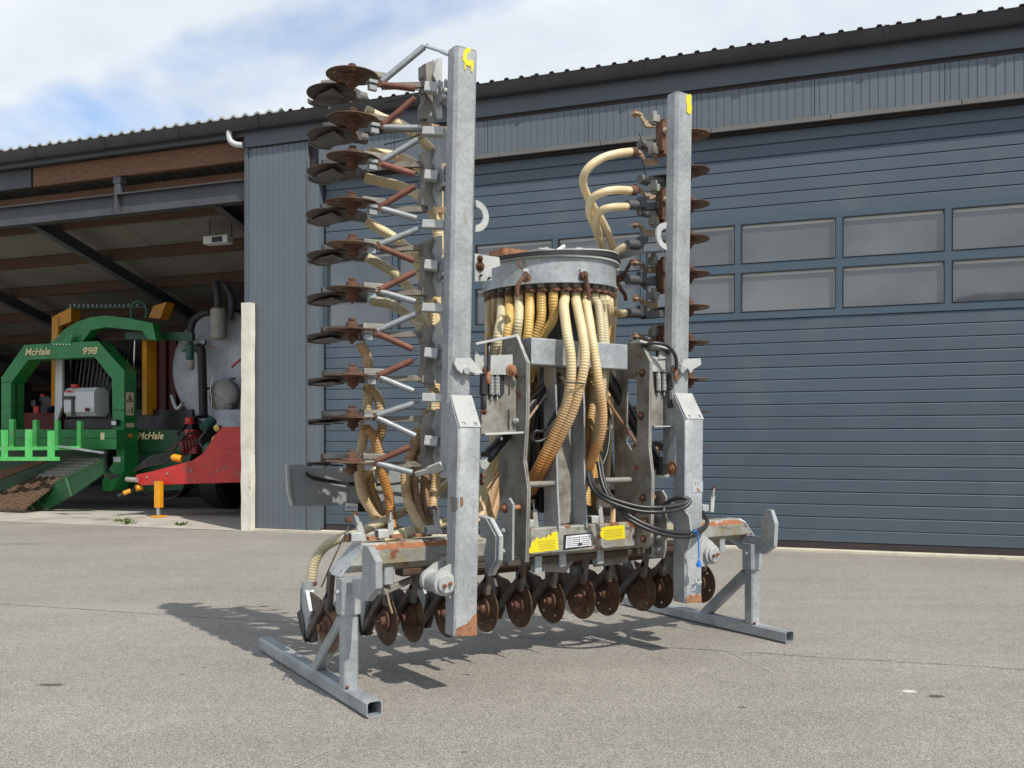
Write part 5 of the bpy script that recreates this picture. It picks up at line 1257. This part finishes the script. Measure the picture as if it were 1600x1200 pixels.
for i, p_ in enumerate(cand):
    px = project(p_)
    if px < 885:
        if px > 868: continue
        b1 = MP(px - 6 - max(0, px - 830) * .5, 540, .50 + .02 * (i % 3)); b2 = MP(775 + (px - 755) * .35, 640, .62); b3 = MP(760 + (px - 755) * .2, 730, .66); b4 = MP(735 + (px - 755) * .2, 800, .62)
        hose([p_, p_ + V((0, 0, -.08)), MP(px - 1, 500, .45 + .3 * (p_.y - .4)), b1, b2, b3, b4], cols[i % 8])
    else:
        hose([p_, p_ + V((0, 0, -.08)), MP(px + 1, 510, .6), MP(px - 6, 600, .62), MP(px - 20, 700, .62), MP(px - 30, 790, .6)], ('cream', 'ochre')[i % 2])
for i, p_ in enumerate(bs):
    px = project(p_)
    if px < 900: hose([p_, p_ + V((0, 0, -.1)), MP(px, 520, .95), MP(px + 4, 600, .9), MP(790 + i * 6, 700, .8), MP(780 + i * 8, 800, .7)], ('pale', 'ochre', 'amber')[i % 3], ribs=False)
    elif px < 960: hose([p_, p_ + V((0, 0, -.1)), MP(px, 520, .95), MP(px - 6, 600, .9), MP(px - 10, 700, .8)], ('ochre', 'cream')[i % 2], ribs=False)
# three smooth hoses looping to the right wing
HW = [([(989, 237, .43), (965, 240, .40), (941, 247, .42), (920, 262, .45), (911, 281, .5), (916, 302, .55), (928, 325, .6), (943, 350, .66), (957, 385, .74), (961, 430, .82), (959, 480, .85), (955, 540, .8), (948, 620, .7)], .0275),
      ([(987, 298, .43), (963, 297, .42), (941, 301, .45), (924, 312, .52), (921, 332, .6), (930, 355, .68), (940, 385, .76), (949, 430, .95), (949, 520, .95)], .027),
      ([(980, 323, .44), (956, 324, .44), (938, 330, .5), (931, 345, .6), (936, 365, .7), (944, 395, .8), (955, 430, 1.0), (952, 520, 1.0)], .026)]
for pts, r in HW: hose([MP(*q_) for q_ in pts], 'cream', r, ribs=False)
hose([MP(*q_) for q_ in ((986, 382, .44), (972, 388, .5), (962, 396, .6), (955, 410, .85), (953, 440, 1.0))], 'cream', .025, ribs=False)
hose([MP(*q_) for q_ in ((984, 489, .44), (972, 490, .5), (962, 488, .7), (955, 490, .9))], 'pale', .026)
# cable tie
t = MB(); t.tube([MP(883, 597, .10), MP(898, 598, .085), MP(916, 600, .08)], .005, 6); t.build('cable_tie', M['rubber'], inj)
# left wing hoses
LW = [
 ([(571, 172, .62), (600, 186, .60), (628, 196, .56), (655, 215, .50), (676, 238, .48), (684, 262, .52), (686, 330, .56), (686, 420, .56)], 'cream', False),
 ([(575, 238, .64), (600, 240, .62), (628, 247, .58), (655, 262, .54), (676, 290, .52), (684, 330, .54), (682, 420, .58), (682, 520, .58)], 'cream', False),
 ([(571, 278, .64), (600, 285, .62), (631, 293, .58), (658, 309, .54), (678, 335, .54), (684, 380, .56), (680, 480, .60), (680, 560, .6)], 'cream', True),
 ([(573, 346, .64), (590, 356, .63), (610, 368, .60), (633, 385, .57), (650, 404, .55), (660, 436, .56), (672, 480, .58), (680, 560, .60), (680, 640, .6)], 'cream', True),
 ([(573, 402, .66), (597, 415, .64), (620, 430, .61), (640, 452, .58), (655, 480, .58), (668, 520, .60), (676, 600, .62), (672, 690, .62)], 'pale', True),
 ([(580, 470, .66), (611, 476, .64), (636, 491, .61), (656, 510, .59), (668, 545, .6), (674, 600, .6), (676, 680, .6)], 'pale', True),
 ([(563, 536, .66), (571, 552, .66), (576, 575, .66), (578, 600, .68), (574, 630, .72), (568, 680, .74), (561, 735, .76), (566, 770, .78), (582, 800, .80), (600, 822, .78)], 'amber', True),
 ([(572, 604, .68), (588, 618, .70), (595, 640, .70), (597, 670, .72), (585, 700, .80), (578, 730, .86), (583, 770, .86), (600, 806, .84), (618, 826, .8)], 'amber', True),
 ([(572, 668, .68), (588, 690, .70), (596, 735, .72), (606, 770, .74), (611, 800, .74), (614, 826, .72)], 'cream', True),
 ([(580, 728, .70), (570, 745, .86), (574, 780, .86), (590, 808, .84), (606, 830, .8)], 'amber', True),
 ([(655, 668, .58), (645, 700, .62), (634, 735, .64), (636, 775, .62), (648, 806, .58), (664, 832, .52)], 'amber', True),
 ([(664, 690, .62), (652, 718, .66), (647, 750, .66), (650, 785, .63), (660, 812, .60), (674, 834, .56)], 'brownhose', True),
 ([(676, 690, .64), (668, 718, .68), (664, 745, .68), (664, 780, .66), (669, 812, .62), (680, 832, .58)], 'brownhose', True),
 ([(690, 700, .66), (684, 730, .68), (680, 760, .68), (676, 790, .66), (674, 815, .62), (668, 834, .58)], 'amber', True),
 ([(486, 908, .95), (491, 880, .95), (506, 856, .92), (530, 842, .86), (562, 831, .80), (608, 810, .76), (650, 788, .78), (692, 762, .8), (712, 748, .8)], 'pale', True),
 ([(632, 836, .58), (655, 830, .60), (680, 822, .62), (705, 812, .64)], 'pale', True),
 ([(600, 846, .62), (625, 834, .62), (646, 828, .62)], 'pale', True),
]
for pts, mt, rb in LW: hose([MP(q_[0], q_[1], q_[2] + (.10 if q_[0] < 648 and q_[1] < 520 else 0)) for q_ in pts], mt, .029, ribs=rb)
# brown bundle between left post and mast
for i, (x0, x1, x2, mt) in enumerate(((800, 776, 756, 'brownhose'), (790, 770, 752, 'brownhose'), (778, 762, 748, 'amber'), (806, 788, 766, 'brownhose'))):
    hose([MP(x0, 640, .70), MP(x0 - 6, 690, .68), MP(x1, 745, .64 + .02 * i), MP(x2 + 8, 790, .6), MP(x2, 818, .55)], mt, .03)
for i, (x0, x1, x2) in enumerate(((842, 850, 838), (935, 930, 926), (958, 950, 946), (975, 968, 962))):
    hose([MP(x0, 560, .75), MP(x1, 690, .72), MP(x2, 780, .66), MP(x2 - 6, 826, .6)], ('amber', 'brownhose')[i % 2], .027, ribs=False)
for i, (xa, xb, xc) in enumerate(((836, 846, 850), (858, 838, 832), (932, 950, 938), (964, 948, 955), (890, 880, 885), (812, 800, 796))):
    hyd0 = MB(); hyd0.tube([MP(xa, 560, .78), MP(xb, 650, .72 + .02 * i), MP(xc, 740, .70), MP(xc + 6, 826, .64)], .020, 9); hyd0.build('hydraulic_hose', M['hyd_hose'], inj, angle=80)
hb_ = MB(); hb_.bar(MP(846, 800, .60), MP(846, 740, .60), .10, .12, (1, 0, 0), .01); hb_.build('valve_block', M['black'], inj)
hb_ = MB(); hb_.bar(MP(934, 812, .58), MP(934, 752, .58), .12, .14, (1, 0, 0), .01); hb_.build('valve_block', M['arm_dark'], inj)
# rust clamp and funnel of the outer left hose are in the coulter units
t = MB(); t.lathe(MP(486, 915, .95), (0, 0, 1), [(.034, 0), (.036, .004), (.036, .022), (.034, .026)], 16); t.cyl(MP(474, 913, .95) , MP(480, 913, .95), .006, 6); t.build('hose_clamp', M['rust'], inj)

# ---- hydraulic hoses looping over the right post
M['cream_lit'] = M['cream']
def hyd(pts, r=.0135, mat='hyd_hose', name='hydraulic_hose'): t = MB(); t.tube([MP(*q_) for q_ in pts], r, 9, step=.012); return t.build(name, M[mat], inj, angle=80)
for d_ in (0, 1):
    hyd([(918 + 4 * d_, 738, .30), (926 + 3 * d_, 764 - 4 * d_, .22), (950, 783 - 6 * d_, .12), (995, 798 - 7 * d_, .02), (1032, 800 - 7 * d_, -.04), (1066, 794 - 6 * d_, -.05), (1078 - 3 * d_, 783 - d_, -.05), (1066, 777 + d_, -.02), (1050, 781, .04), (1036, 790, .12)])
for d_ in (0, 1):
    hyd([(934 + 5 * d_, 722, .32), (944 + 3 * d_, 764 - 3 * d_, .22), (970, 800 - 6 * d_, .10), (995, 819 - 6 * d_, .02), (1032, 834 - 6 * d_, -.05), (1068, 839 - 6 * d_, -.06), (1092, 833 - 5 * d_, -.03), (1105, 817, .06), (1098, 800 + 3 * d_, .18)])
hyd([(764, 528, .24), (764, 545, .18), (763, 578, .17)], .012)
hyd([(1003, 541, .22), (1020, 536, .16), (1042, 540, .13), (1055, 556, .12), (1057, 576, .13)], .012)
hyd([(1003, 545, .26), (1022, 540, .22), (1040, 548, .2), (1050, 560, .19)], .009)
hyd([(877, 592, .30), (878, 620, .28), (874, 650, .28), (856, 682, .3), (838, 690, .32), (828, 682, .33)], .010)
hyd([(870, 590, .32), (874, 615, .31), (870, 640, .31), (850, 672, .33), (836, 674, .34), (830, 690, .35)], .010)
hyd([(940, 600, .46), (952, 650, .46), (950, 700, .4), (938, 735, .36)], .010)
hyd([(868, 600, .4), (872, 594, .36), (878, 590, .3), (880, 600, .3)], .014, 'rust_tan', 'elbow_fitting')
t = MB(); t.tube([MP(1084, 832, -.08), MP(1088, 829, -.085), MP(1091, 842, -.07), MP(1092, 862, -.06), MP(1092, 874, -.06)], .0045, 7); bt = t.build('blue_strap', M['blue'], inj)
t = MB(); t.lathe(MP(1092, 886, -.06), (0, 0, 1), [(.013, 0), (.016, .002), (.016, .026), (.009, .03), (.009, .044)], 12); t.build('blue_cap', M['blue'], bt)
for px, py in ((1000, 797), (1032, 799), (1005, 826), (1060, 838)):
    t = MB(); a = MP(px, py - 4, -.02 if px > 1010 else .04); t.tube([a + V((0, -.03, -.02)), a + V((0, -.034, .012))], .003, 5); t.build('cable_tie', M['white'], inj)

# ---- coulter units ------------------------------------------------------------------
def unit_meshes():
    X, Y_, Z = V((1, 0, 0)), V((0, 1, 0)), V((0, 0, 1)); out = {}
    arm = MB(); arm.bar((-.022, -.01, .06), (-.022, -.03, .19), .036, .045, X, .005); arm.bar((-.022, -.02, .14), (-.022, .27, -.07), .034, .045, X, .005)
    out['arm'] = arm
    low = MB(); low.bar((-.022, -.06, .10), (-.022, -.10, .32), .034, .045, X, .005); low.bar((-.022, -.08, .20), (-.022, .25, -.09), .034, .040, X, .005)
    out['low'] = low
    disc = MB(); n = 40; outer = circ((.0, 0, 0), Y_, Z, .148, n)
    hs = [circ(V((0, .105 * math.cos(a), .105 * math.sin(a))), Y_, Z, .0075, 7) for a in [2 * math.pi * (k + .3) / 5 for k in range(5)]]
    disc.plate(outer, (.005, 0, 0), hs); out['disc'] = disc
    hub = MB(); hub.lathe((-.045, 0, 0), X, [(.024, 0), (.034, .006), (.036, .03), (.062, .034), (.064, .044), (.064, .0455)], 20)
    hub.lathe((.0055, 0, 0), X, [(.056, 0), (.058, .003), (.056, .010), (.036, .012), (.036, .020), (.030, .021), (.030, .034), (.033, .036), (.033, .052), (.026, .056)], 20)
    hub.cyl((.057, 0, 0), (.072, 0, 0), .017, 6); hub.cyl((.072, 0, 0), (.082, 0, 0), .009, 10)
    hub.cyl((-.05, 0, 0), (-.062, 0, 0), .022, 6)
    out['hub'] = hub
    shoe = MB(); pr = [(.05, .10), (.13, .05), (.16, -.06), (.20, -.125), (.26, -.14), (.30, -.11), (.315, -.04), (.32, .06), (.30, .14), (.26, .16), (.20, .15), (.12, .14)]
    shoe.plate([(-.012, a, b) for a, b in pr], (.014, 0, 0)); out['shoe'] = shoe
    d2 = MB(); d2.plate(circ((.012, .285, -.01), V((.05, 1, 0)).normalized(), Z, .147, 36), (.005, 0, 0)); d2.lathe((-.008, .285, -.01), X, [(.03, 0), (.05, .012), (.05, .018)], 16); out['disc2'] = d2
    wf = MB(); wf.plate([(.030, a, b) for a, b in ((.16, -.05), (.30, -.085), (.44, -.08), (.475, -.03), (.465, .03), (.38, .06), (.24, .05))], (.006, 0, 0)); wf.plate([(.018, a, b) for a, b in ((.42, -.11), (.455, -.09), (.49, -.02), (.475, .05), (.455, .05), (.465, -.02))], (.022, 0, 0)); out['wflap'] = wf
    fun = MB(); fun.plate([(-.035, a, b) for a, b in ((.25, -.09), (.31, -.02), (.335, .10), (.335, .17), (.27, .17), (.20, .06))], (.05, 0, 0)); fun.cyl((-.01, .30, .15), (-.01, .30, .215), .034, 14); out['funnel'] = fun
    flap = MB(); flap.plate([(-.03, a, b) for a, b in ((.27, -.10), (.355, -.03), (.37, .05), (.365, .17), (.342, .17), (.342, .08), (.325, .0))], (.05, 0, 0)); flap.plate([(-.045, a, b) for a, b in ((.25, -.13), (.33, -.07), (.385, .02), (.33, .05), (.28, -.03))], (.08, 0, 0)); out['flap'] = flap
    br = MB(); br.bar((-.022, -.10, .40), (-.022, -.06, .475), .045, .03, X, .003); br.bar((-.022, -.06, .47), (-.012, -.09, .52), .05, .010, X, .002); br.bar((-.012, -.09, .515), (0, -.14, .60), .04, .010, X, .002)
    br.plate([(-.01, -.16, .59), (-.01, -.12, .58), (-.01, -.105, .63), (-.01, -.13, .665), (-.01, -.165, .655)], (.012, 0, 0)); out['bracket'] = br
    bb = MB(); bb.cyl((-.025, -.135, .635), (.02, -.135, .635), .014, 6); out['bolts'] = bb
    return out
UM = unit_meshes()
UMAT = {'arm': 'galv_dirty', 'disc': 'disc', 'hub': 'rust', 'shoe': 'shoe', 'funnel': 'funnel_dark', 'flap': 'rubber', 'bracket': 'rust_tan', 'bolts': 'rust_bright'}
UMAT['low'] = 'arm_dark'; UMAT['disc2'] = 'shoe'; UMAT['wflap'] = 'funnel_dark'
UNAME = {'disc2': 'closing_disc', 'wflap': 'slurry_deflector', 'low': 'coulter_arm', 'arm': 'coulter_arm', 'disc': 'cutting_disc', 'hub': 'disc_hub', 'shoe': 'coulter_shoe', 'funnel': 'slurry_funnel', 'flap': 'rubber_flap', 'bracket': 'hose_bracket', 'bolts': 'bracket_bolt'}
proto = {}
UMAT['arm2'] = 'galv'
def make_unit(center, rot, variant=0, skip=()):
    """center: disc centre; rot: rotation about the machine's front-back axis (folded wings)"""
    Rm = Matrix.Rotation(rot, 3, 'Y'); c_ = V(center); arm_o = None
    jit = random.uniform(-.02, .02)
    for k in ('low' if variant else 'arm', 'disc', 'hub', 'shoe', 'funnel', 'flap', 'disc2', 'wflap', 'bracket', 'bolts'):
        if variant and k in ('disc2', 'wflap') or not variant and k in ('shoe', 'flap'): continue
        if k in skip: continue
        key = k
        if key not in proto:
            o = UM[k].build(UNAME[k], M[UMAT[k]], None, smooth_=k not in ('shoe', 'funnel', 'flap', 'disc', 'disc2', 'wflap'), loc=(0, 0, 0)); proto[key] = o; first = True
        else:
            o = proto[key].copy(); col.objects.link(o)
        o.rotation_mode = 'XYZ'
        if k in ('arm', 'low'):
            o.parent = inj; o.location = c_; o.rotation_euler = (0, rot, 0); arm_o = o; ABS[o.name] = c_
        else:
            o.parent = arm_o; o.location = (0, 0, 0)
            o.rotation_euler = (random.uniform(0, 6.28), 0, 0) if k == 'disc' else (0, 0, 0)
            if k == 'disc': o.rotation_euler = (o.rotation_euler.x, random.uniform(-.02, .02), .03 + random.uniform(-.03, .03))
    return arm_o
# left wing
LY = [118, 187, 246, 317, 383, 452, 515, 586, 651, 720]; LXp = [552, 555, 552, 552, 550, 554, 550, 549, 543, 546]
tipsL = [(593, 130), (596, 197), (593, 254), (593, 324), (591, 384), (592, 454), (586, 519), (591, 588), (586, 651), (587, 722)]
sL = sum(MP(x, y, .6).x for x, y in zip(LXp, LY)) / 10
zL = [MP(x, y, .6).z for x, y in zip(LXp, LY)]
for i in range(10):
    make_unit((sL + random.uniform(-.006, .006), .6, zL[i]), R(90))
# right wing, same spacing
RY = [212, 268, 320, 374, 429, 481, 536, 593, 644, 698]
for i in range(10):
    p_ = MP(1081, RY[i], .6); make_unit((2.76, .6, 1.4 - (RY[i] - 689) / 1400 * 6.52), R(-90))
# centre row
CX = [(513, 975), (602, 968), (643, 964), (697, 957), (757, 948), (810, 942), (860, 935), (907, 928), (946, 920), (1000, 916), (1030, 913), (1093, 905)]
for x, y in CX:
    p_ = MP(x, y, .58); un = make_unit((p_.x, .58, .362), 0, 1, skip=('bracket', 'bolts'))
    if x < 700:
        for ch in un.children:
            if ch.name.startswith('slurry_funnel'):
                ch.material_slots[0].link = 'OBJECT'; ch.material_slots[0].material = M['galv']
# tips knuckles and springs on the left wing
def spring(a, b, mat, r=.019):
    a, b = V(a), V(b); d = (b - a).normalized(); t = MB(); L = (b - a).length
    x, y = frame(d); n = 12; P = []; vs = []; m = int(L / .003); 
    for i in range(m + 1):
        rr = r * (1 if i % 2 else .90); f = i / m
        for k in range(n):
            an = 2 * math.pi * k / n; vs.append(a + d * L * f + (x * math.cos(an) + y * math.sin(an)) * rr)
    o = 0
    fs_ = [[i * n + k, i * n + (k + 1) % n, (i + 1) * n + (k + 1) % n, (i + 1) * n + k] for i in range(m) for k in range(n)]
    # open, hollow end
    t.add(vs, fs_); t.cyl(a, b, r * .86, n, hollow=.8)
    sp = t.build('tension_spring', M[mat], inj, angle=80)
    h = MB(); h.tube([a - d * .028, a - d * .02 + x * .012, a + x * .010, a + d * .02], .0038, 6); h.tube([b + d * .03, b + d * .02 + x * .012, b + x * .010, b - d * .02], .0038, 6)
    h.build('spring_hook', M['steel_grey'], sp); return sp
M['galv_spring'] = pm('galvanised_spring_wire', (.20, .22, .235), (.31, .335, .345), 20, .45, .3)
SP = [(0, 664, 72, 'g', 683, 78), (0, 650, 139, 'r', 0, 0), (1, 650, 152, 'r', 0, 0), (1, 655, 200, 'g', 0, 0), (2, 655, 217, 'g', 0, 0), (2, 650, 273, 'r', 0, 0), (3, 650, 290, 'r', 0, 0),
      (3, 653, 342, 'g', 0, 0), (4, 655, 357, 'g', 0, 0), (4, 648, 408, 'r', 0, 0), (5, 650, 424, 'r', 0, 0), (5, 651, 472, 'g', 0, 0), (6, 651, 490, 'g', 0, 0), (6, 646, 546, 'r', 0, 0),
      (7, 646, 562, 'r', 0, 0), (7, 648, 612, 'g', 0, 0), (8, 648, 630, 'g', 0, 0), (8, 651, 682, 'g', 0, 0), (9, 643, 697, 'r', 0, 0), (9, 646, 739, 'g', 0, 0)]
for i, x, y, c_, _, _ in SP:
    tx, ty = tipsL[i]; a = MP(tx + 3, ty + (2 if y > ty else -2), .50); b = MP(x, y, .40)
    b = a + (b - a) * .97
    spring(a, b, 'galv_spring' if c_ == 'g' else 'spring_rust')
for i, (tx, ty) in enumerate(tipsL):
    t = MB(); c_ = MP(tx - 6, ty, .52); t.box(c_, .10, .05, .018, .004); t.box(c_ + V((-.02, .0, -.03)), .05, .03, .03, .003); kn = t.build('arm_knuckle', M['galv'], inj)
    t = MB(); p_ = MP(tx, ty, .50); t.cyl(p_ - V((0, 0, .02)), p_ + V((0, 0, .02)), .013, 10); t.build('knuckle_pin', M['rust'], kn)
    # tan arm bar to the clamp block
    t = MB(); t.bar(MP(tx + 3, ty + 5, .52), MP(664, ty + 3, .44), .03, .034, (0, 1, 0), .003); t.build('coulter_bar', M['bar_tan'], inj)
# anchors with folded hexagonal clamps
for y in (137, 274, 414, 551, 688):
    a = MP(664, y, .38); b = MP(684, y + 2, .34)
    t = MB(); t.bar(a, b, .052, .056, (0, 1, 0), .004, hollow=.86); t.build('spring_anchor', M['galv_light'], inj)
    t = MB(); P0 = MP(675, y, .36); hx = lambda p_, r: [p_ + V((0, r * math.cos(an), r * 1.25 * math.sin(an))) for an in [math.pi / 6 + math.pi / 3 * k for k in range(6)]]
    for dx, rr in ((.045, .055), (.085, .065)):
        t.plate(hx(P0 + V((dx, 0, -.01)), rr), (.008, 0, 0))
    hxo = t.build('hex_clamp', M['galv'], inj, smooth_=False)
    t = MB(); t.cyl(P0 + V((.04, -.02, -.01)), P0 + V((.12, -.02, -.01)), .018, 10); t.cyl(P0 + V((.045, -.045, -.055)), P0 + V((.06, -.06, -.055)), .012, 8); t.build('clamp_bolt', M['galv_light'], hxo)
    # clamp block: dark plate and waisted bright plate
    yb0, yb1 = y - 44, y + 48
    t = MB(); fpm([(661, yb0 + 8), (679, yb0), (679, yb1), (675, yb1 + 6), (669, yb1 + 6), (669, yb1), (660, yb1 - 2), (660, yb1 - 22), (664, yb1 - 28), (664, yb0 + 30), (661, yb0 + 26)], .42, .06, t); t.build('clamp_block', M['galv_dirty'], inj, smooth_=False)
    t = MB(); fpm([(680, yb0 + 10), (684, yb0 - 2), (691, yb0 - 2), (691, yb1), (684, yb1), (681, yb1 - 12), (678, yb1 - 24), (682, y + 10), (682, y - 10), (677, yb0 + 24)], .40, .02, t); t.build('waisted_plate', M['galv_light'], inj, smooth_=False)
for y in (206, 351, 481, 621):
    t = MB(); t.bar(MP(662, y, .37), MP(695, y + 1, .28), .05, .048, (0, 1, 0), .004); t.build('spring_anchor', M['galv_light'], inj)
t = MB(); t.bar(MP(664, 72, .40), MP(690, 80, .25), .012, .028, (0, 1, 0), .003); t.bar(MP(690, 80, .25), MP(704, 86, .17), .014, .04, (0, 1, 0), .003); t.build('spring_anchor', M['galv'], inj)
t = MB(); t.bar(MP(650, 741, .40), MP(672, 735, .30), .014, .03, (0, 1, 0), .003); t.bar(MP(672, 735, .30), MP(692, 727, .2), .016, .055, (0, 1, 0), .003); t.build('spring_anchor', M['galv_light'], inj)
# thin control cables on the left wing
t = MB(); t.tube([MP(600, 160, .55), MP(640, 152, .45), MP(665, 146, .38)], .004, 5); t.tube([MP(600, 226, .55), MP(640, 216, .45), MP(690, 196, .3)], .0035, 5); t.build('control_cable', M['rubber'], inj)

# right wing clamp blocks behind the post
for y in (215, 322, 430, 536):
    c_ = MP(1030, y, .42)
    t = MB(); t.box(c_ + V((.03, 0, 0)), .05, .09, .24, .004); t.box(c_ + V((-.005, -.02, .0)), .02, .06, .20, .003); t.build('clamp_block', M['rust'], inj)
    bolt(c_ + V((.0, -.062, .03)), FRONT, .014, 'rust_tan')
for y in (186, 236, 294, 346, 408, 462, 520):
    c_ = MP(1022, y, .44); t = MB(); t.box(c_, .06, .06, .05, .004); t.cyl(c_ + V((0, 0, -.04)), c_ + V((0, 0, .05)), .022, 12); t.build('clamp_nut', M['galv_dirty'], inj)
for ya, yb, xa, xb in ((208, 232, 998, 1008), (245, 287, 1003, 1012), (310, 340, 1000, 1006), (357, 377, 1000, 1008)):
    t = MB(); t.tube([MP(xa, ya, .42), MP(xb, yb, .44)], .0035, 5); t.build('control_cable', M['rubber'], inj)
t = MB(); t.bar(MP(966, 400, .62), MP(1007, 389, .42), .05, .055, (0, 1, 0), .005); t.bar(MP(1007, 389, .42), MP(1036, 387, .32), .06, .055, (0, 1, 0), .005); t.build('support_arm', M['galv'], inj)
for y in (320, 489, 382, 437):
    t = MB(); t.cyl(MP(980, y, .44), MP(1000, y + 1, .44), .032, 14); t.box(MP(1003, y - 3, .43), .06, .06, .07, .01); t.bar(MP(1005, y + 4, .44), MP(1032, y + 2, .44), .06, .05, (0, 1, 0), .006); t.build('hose_coupling', M['steel_grey'], inj)
for y in (238, 298): 
    t = MB(); t.cyl(MP(985, y, .43), MP(993, y, .43), .033, 14); t.build('hose_clamp', M['rust'], inj)
# hose holders on top of the main beam
def holder(px, ytop, ybot, t_, lean):
    t = MB(); a, b = MP(px, ybot, t_), MP(px - lean, (ytop + ybot) / 2 - 4, t_); c_ = MP(px - lean * 1.6, ytop + 6, t_)
    t.bar(a, b, .035, .012, (1, 0, 0), .002); t.bar(b, c_, .045, .010, (0.6, .8, 0), .002); o = t.build('hose_holder', M['galv_light'], inj)
    t = MB(); t.cyl(c_ + V((-.01, -.015, 0)), c_ + V((.01, .015, 0)), .014, 8); t.build('holder_bolt', M['rust'], o)
    t = MB(); d_ = MP(px - 14, ybot - 6, t_ - .03); t.bar(d_ + V((-.03, 0, 0)), d_ + V((.03, 0, 0)), .06, .05, (0, 1, 0), .006, hollow=.75); t.build('holder_clip', M['galv_light'], o)
holder(568, 797, 845, .44, 8); holder(610, 794, 840, .44, -1); holder(686, 788, 834, .44, 5); holder(838, 778, 824, .46, 3); holder(940, 772, 818, .46, 3); holder(1112, 757, 800, .46, -2)
for px, y in ((583, 841), (618, 838), (655, 836), (880, 822)):
    t = MB(); t.box(MP(px, y, .43), .07, .05, .02, .004); t.build('rusty_pad', M['rust_bright'], main)
# under-beam hardware
t = MB(); t.bar((.55, .66, .575), (2.65, .66, .575), .05, .03, (0, 1, 0), .004); t.build('lower_link_bar', M['rust'], inj)
t = MB(); t.bar((.35, .44, .66), (2.9, .44, .66), .11, .05, (0, 1, 0), .01); t.build('under_beam_rail', M['shoe'], inj)
for px, y0, y1 in ((838, 868, 894), (935, 858, 880), (605, 880, 912), (876, 862, 884), (1125, 838, 862), (1020, 852, 870)):
    t = MB(); a, b = MP(px, y0, .40), MP(px, y1, .40); t.bar(b, a, .055, .055, (1, 0, 0), .005); t.build('stub_post', M['galv'], inj)
fpm([(845, 878), (900, 872), (884, 895), (850, 893)], .46, .02).build('under_plate', M['galv_dirty'], inj, smooth_=False)
fpm([(925, 866), (985, 858), (980, 880), (930, 886)], .46, .02).build('under_plate', M['galv_dirty'], inj, smooth_=False)
t = MB(); t.bar(MP(598, 925, .40), MP(644, 905, .50), .03, .035, (0, 1, 0), .004); t.bar(MP(638, 880, .52), MP(660, 920, .50), .03, .03, (0, 1, 0), .004); t.build('depth_rod', M['galv_dirty'], inj)
t = MB(); t.tube([MP(605, 928, .38), MP(609, 945, .38), MP(613, 958, .38)], .006, 6); t.build('bright_rod', M['rust_tan'], inj)
t = MB(); t.tube([MP(545, 822, .42), MP(534, 846, .40), MP(516, 885, .40), MP(502, 918, .45)], .004, 5)
t.build('control_cable', M['rubber'], inj)
t = MB(); t.lathe(MP(543, 812, .46), (0, -1, 0), [(.02, 0), (.02, .03), (.01, .035)], 12); t.cyl(MP(543, 835, .42), MP(541, 847, .42), .016, 10); t.build('cable_pulley', M['rust'], inj)
# rear lamp board with a small maker's plate, and wires
BT = 1.35
bd = fpm([(448, 727), (474, 726), (480, 730), (560, 732), (640, 737), (703, 743), (703, 778), (620, 786), (560, 789), (456, 791), (450, 770)], BT, .006).build('lamp_board', M['galv'], inj, smooth_=False)
t = MB(); fpm([(448, 727), (452, 727), (454, 770), (459, 791), (456, 791), (450, 770)], BT - .03, .03, t); t.build('board_flange', M['galv_light'], bd, smooth_=False)
mp_ = fpm([(538, 786), (573, 786), (573, 800), (538, 799)], BT - .02, .006).build('number_plate_holder', M['black'], bd, smooth_=False)
fpm([(539, 786), (559, 787), (559, 798), (539, 798)], BT - .024, .003).build('maker_plate', M['sign_white'], mp_, smooth_=False)
a = MP(540.2, 796, BT - .0255); b = MP(558, 796, BT - .0255); me = text_mesh('MEDO', 1.0, bold=.02); x1 = max(v_.co.x for v_ in me.vertices); bpy.data.meshes.remove(me)
lettering('plate_lettering', 'MEDO', (b.x - a.x) / x1, a, (1, 0, 0), (0, 0, 1), M['blue'], mp_)
for dy in (0, 3):
    t = MB(); t.tube([MP(478, 738 + dy, BT - .02), MP(490, 745 + dy, BT - .03), (MP(520, 751 + dy, BT - .03)), MP(560, 755 + dy, BT - .04), MP(610, 756 + dy * .3, BT - .05), MP(660, 750 + dy, BT - .1), MP(702, 764 + dy, BT - .15)], .007, 7); t.build('lamp_cable', M['rubber'], bd)
t = MB(); t.bar(MP(700, 760, BT + .02), MP(850, 750, .9), .05, .05, (0, 0, 1), .004); t.bar(MP(640, 775, BT + .03), MP(680, 800, .52), .05, .05, (0, 0, 1), .004); t.build('board_bracket', M['galv_dirty'], bd)
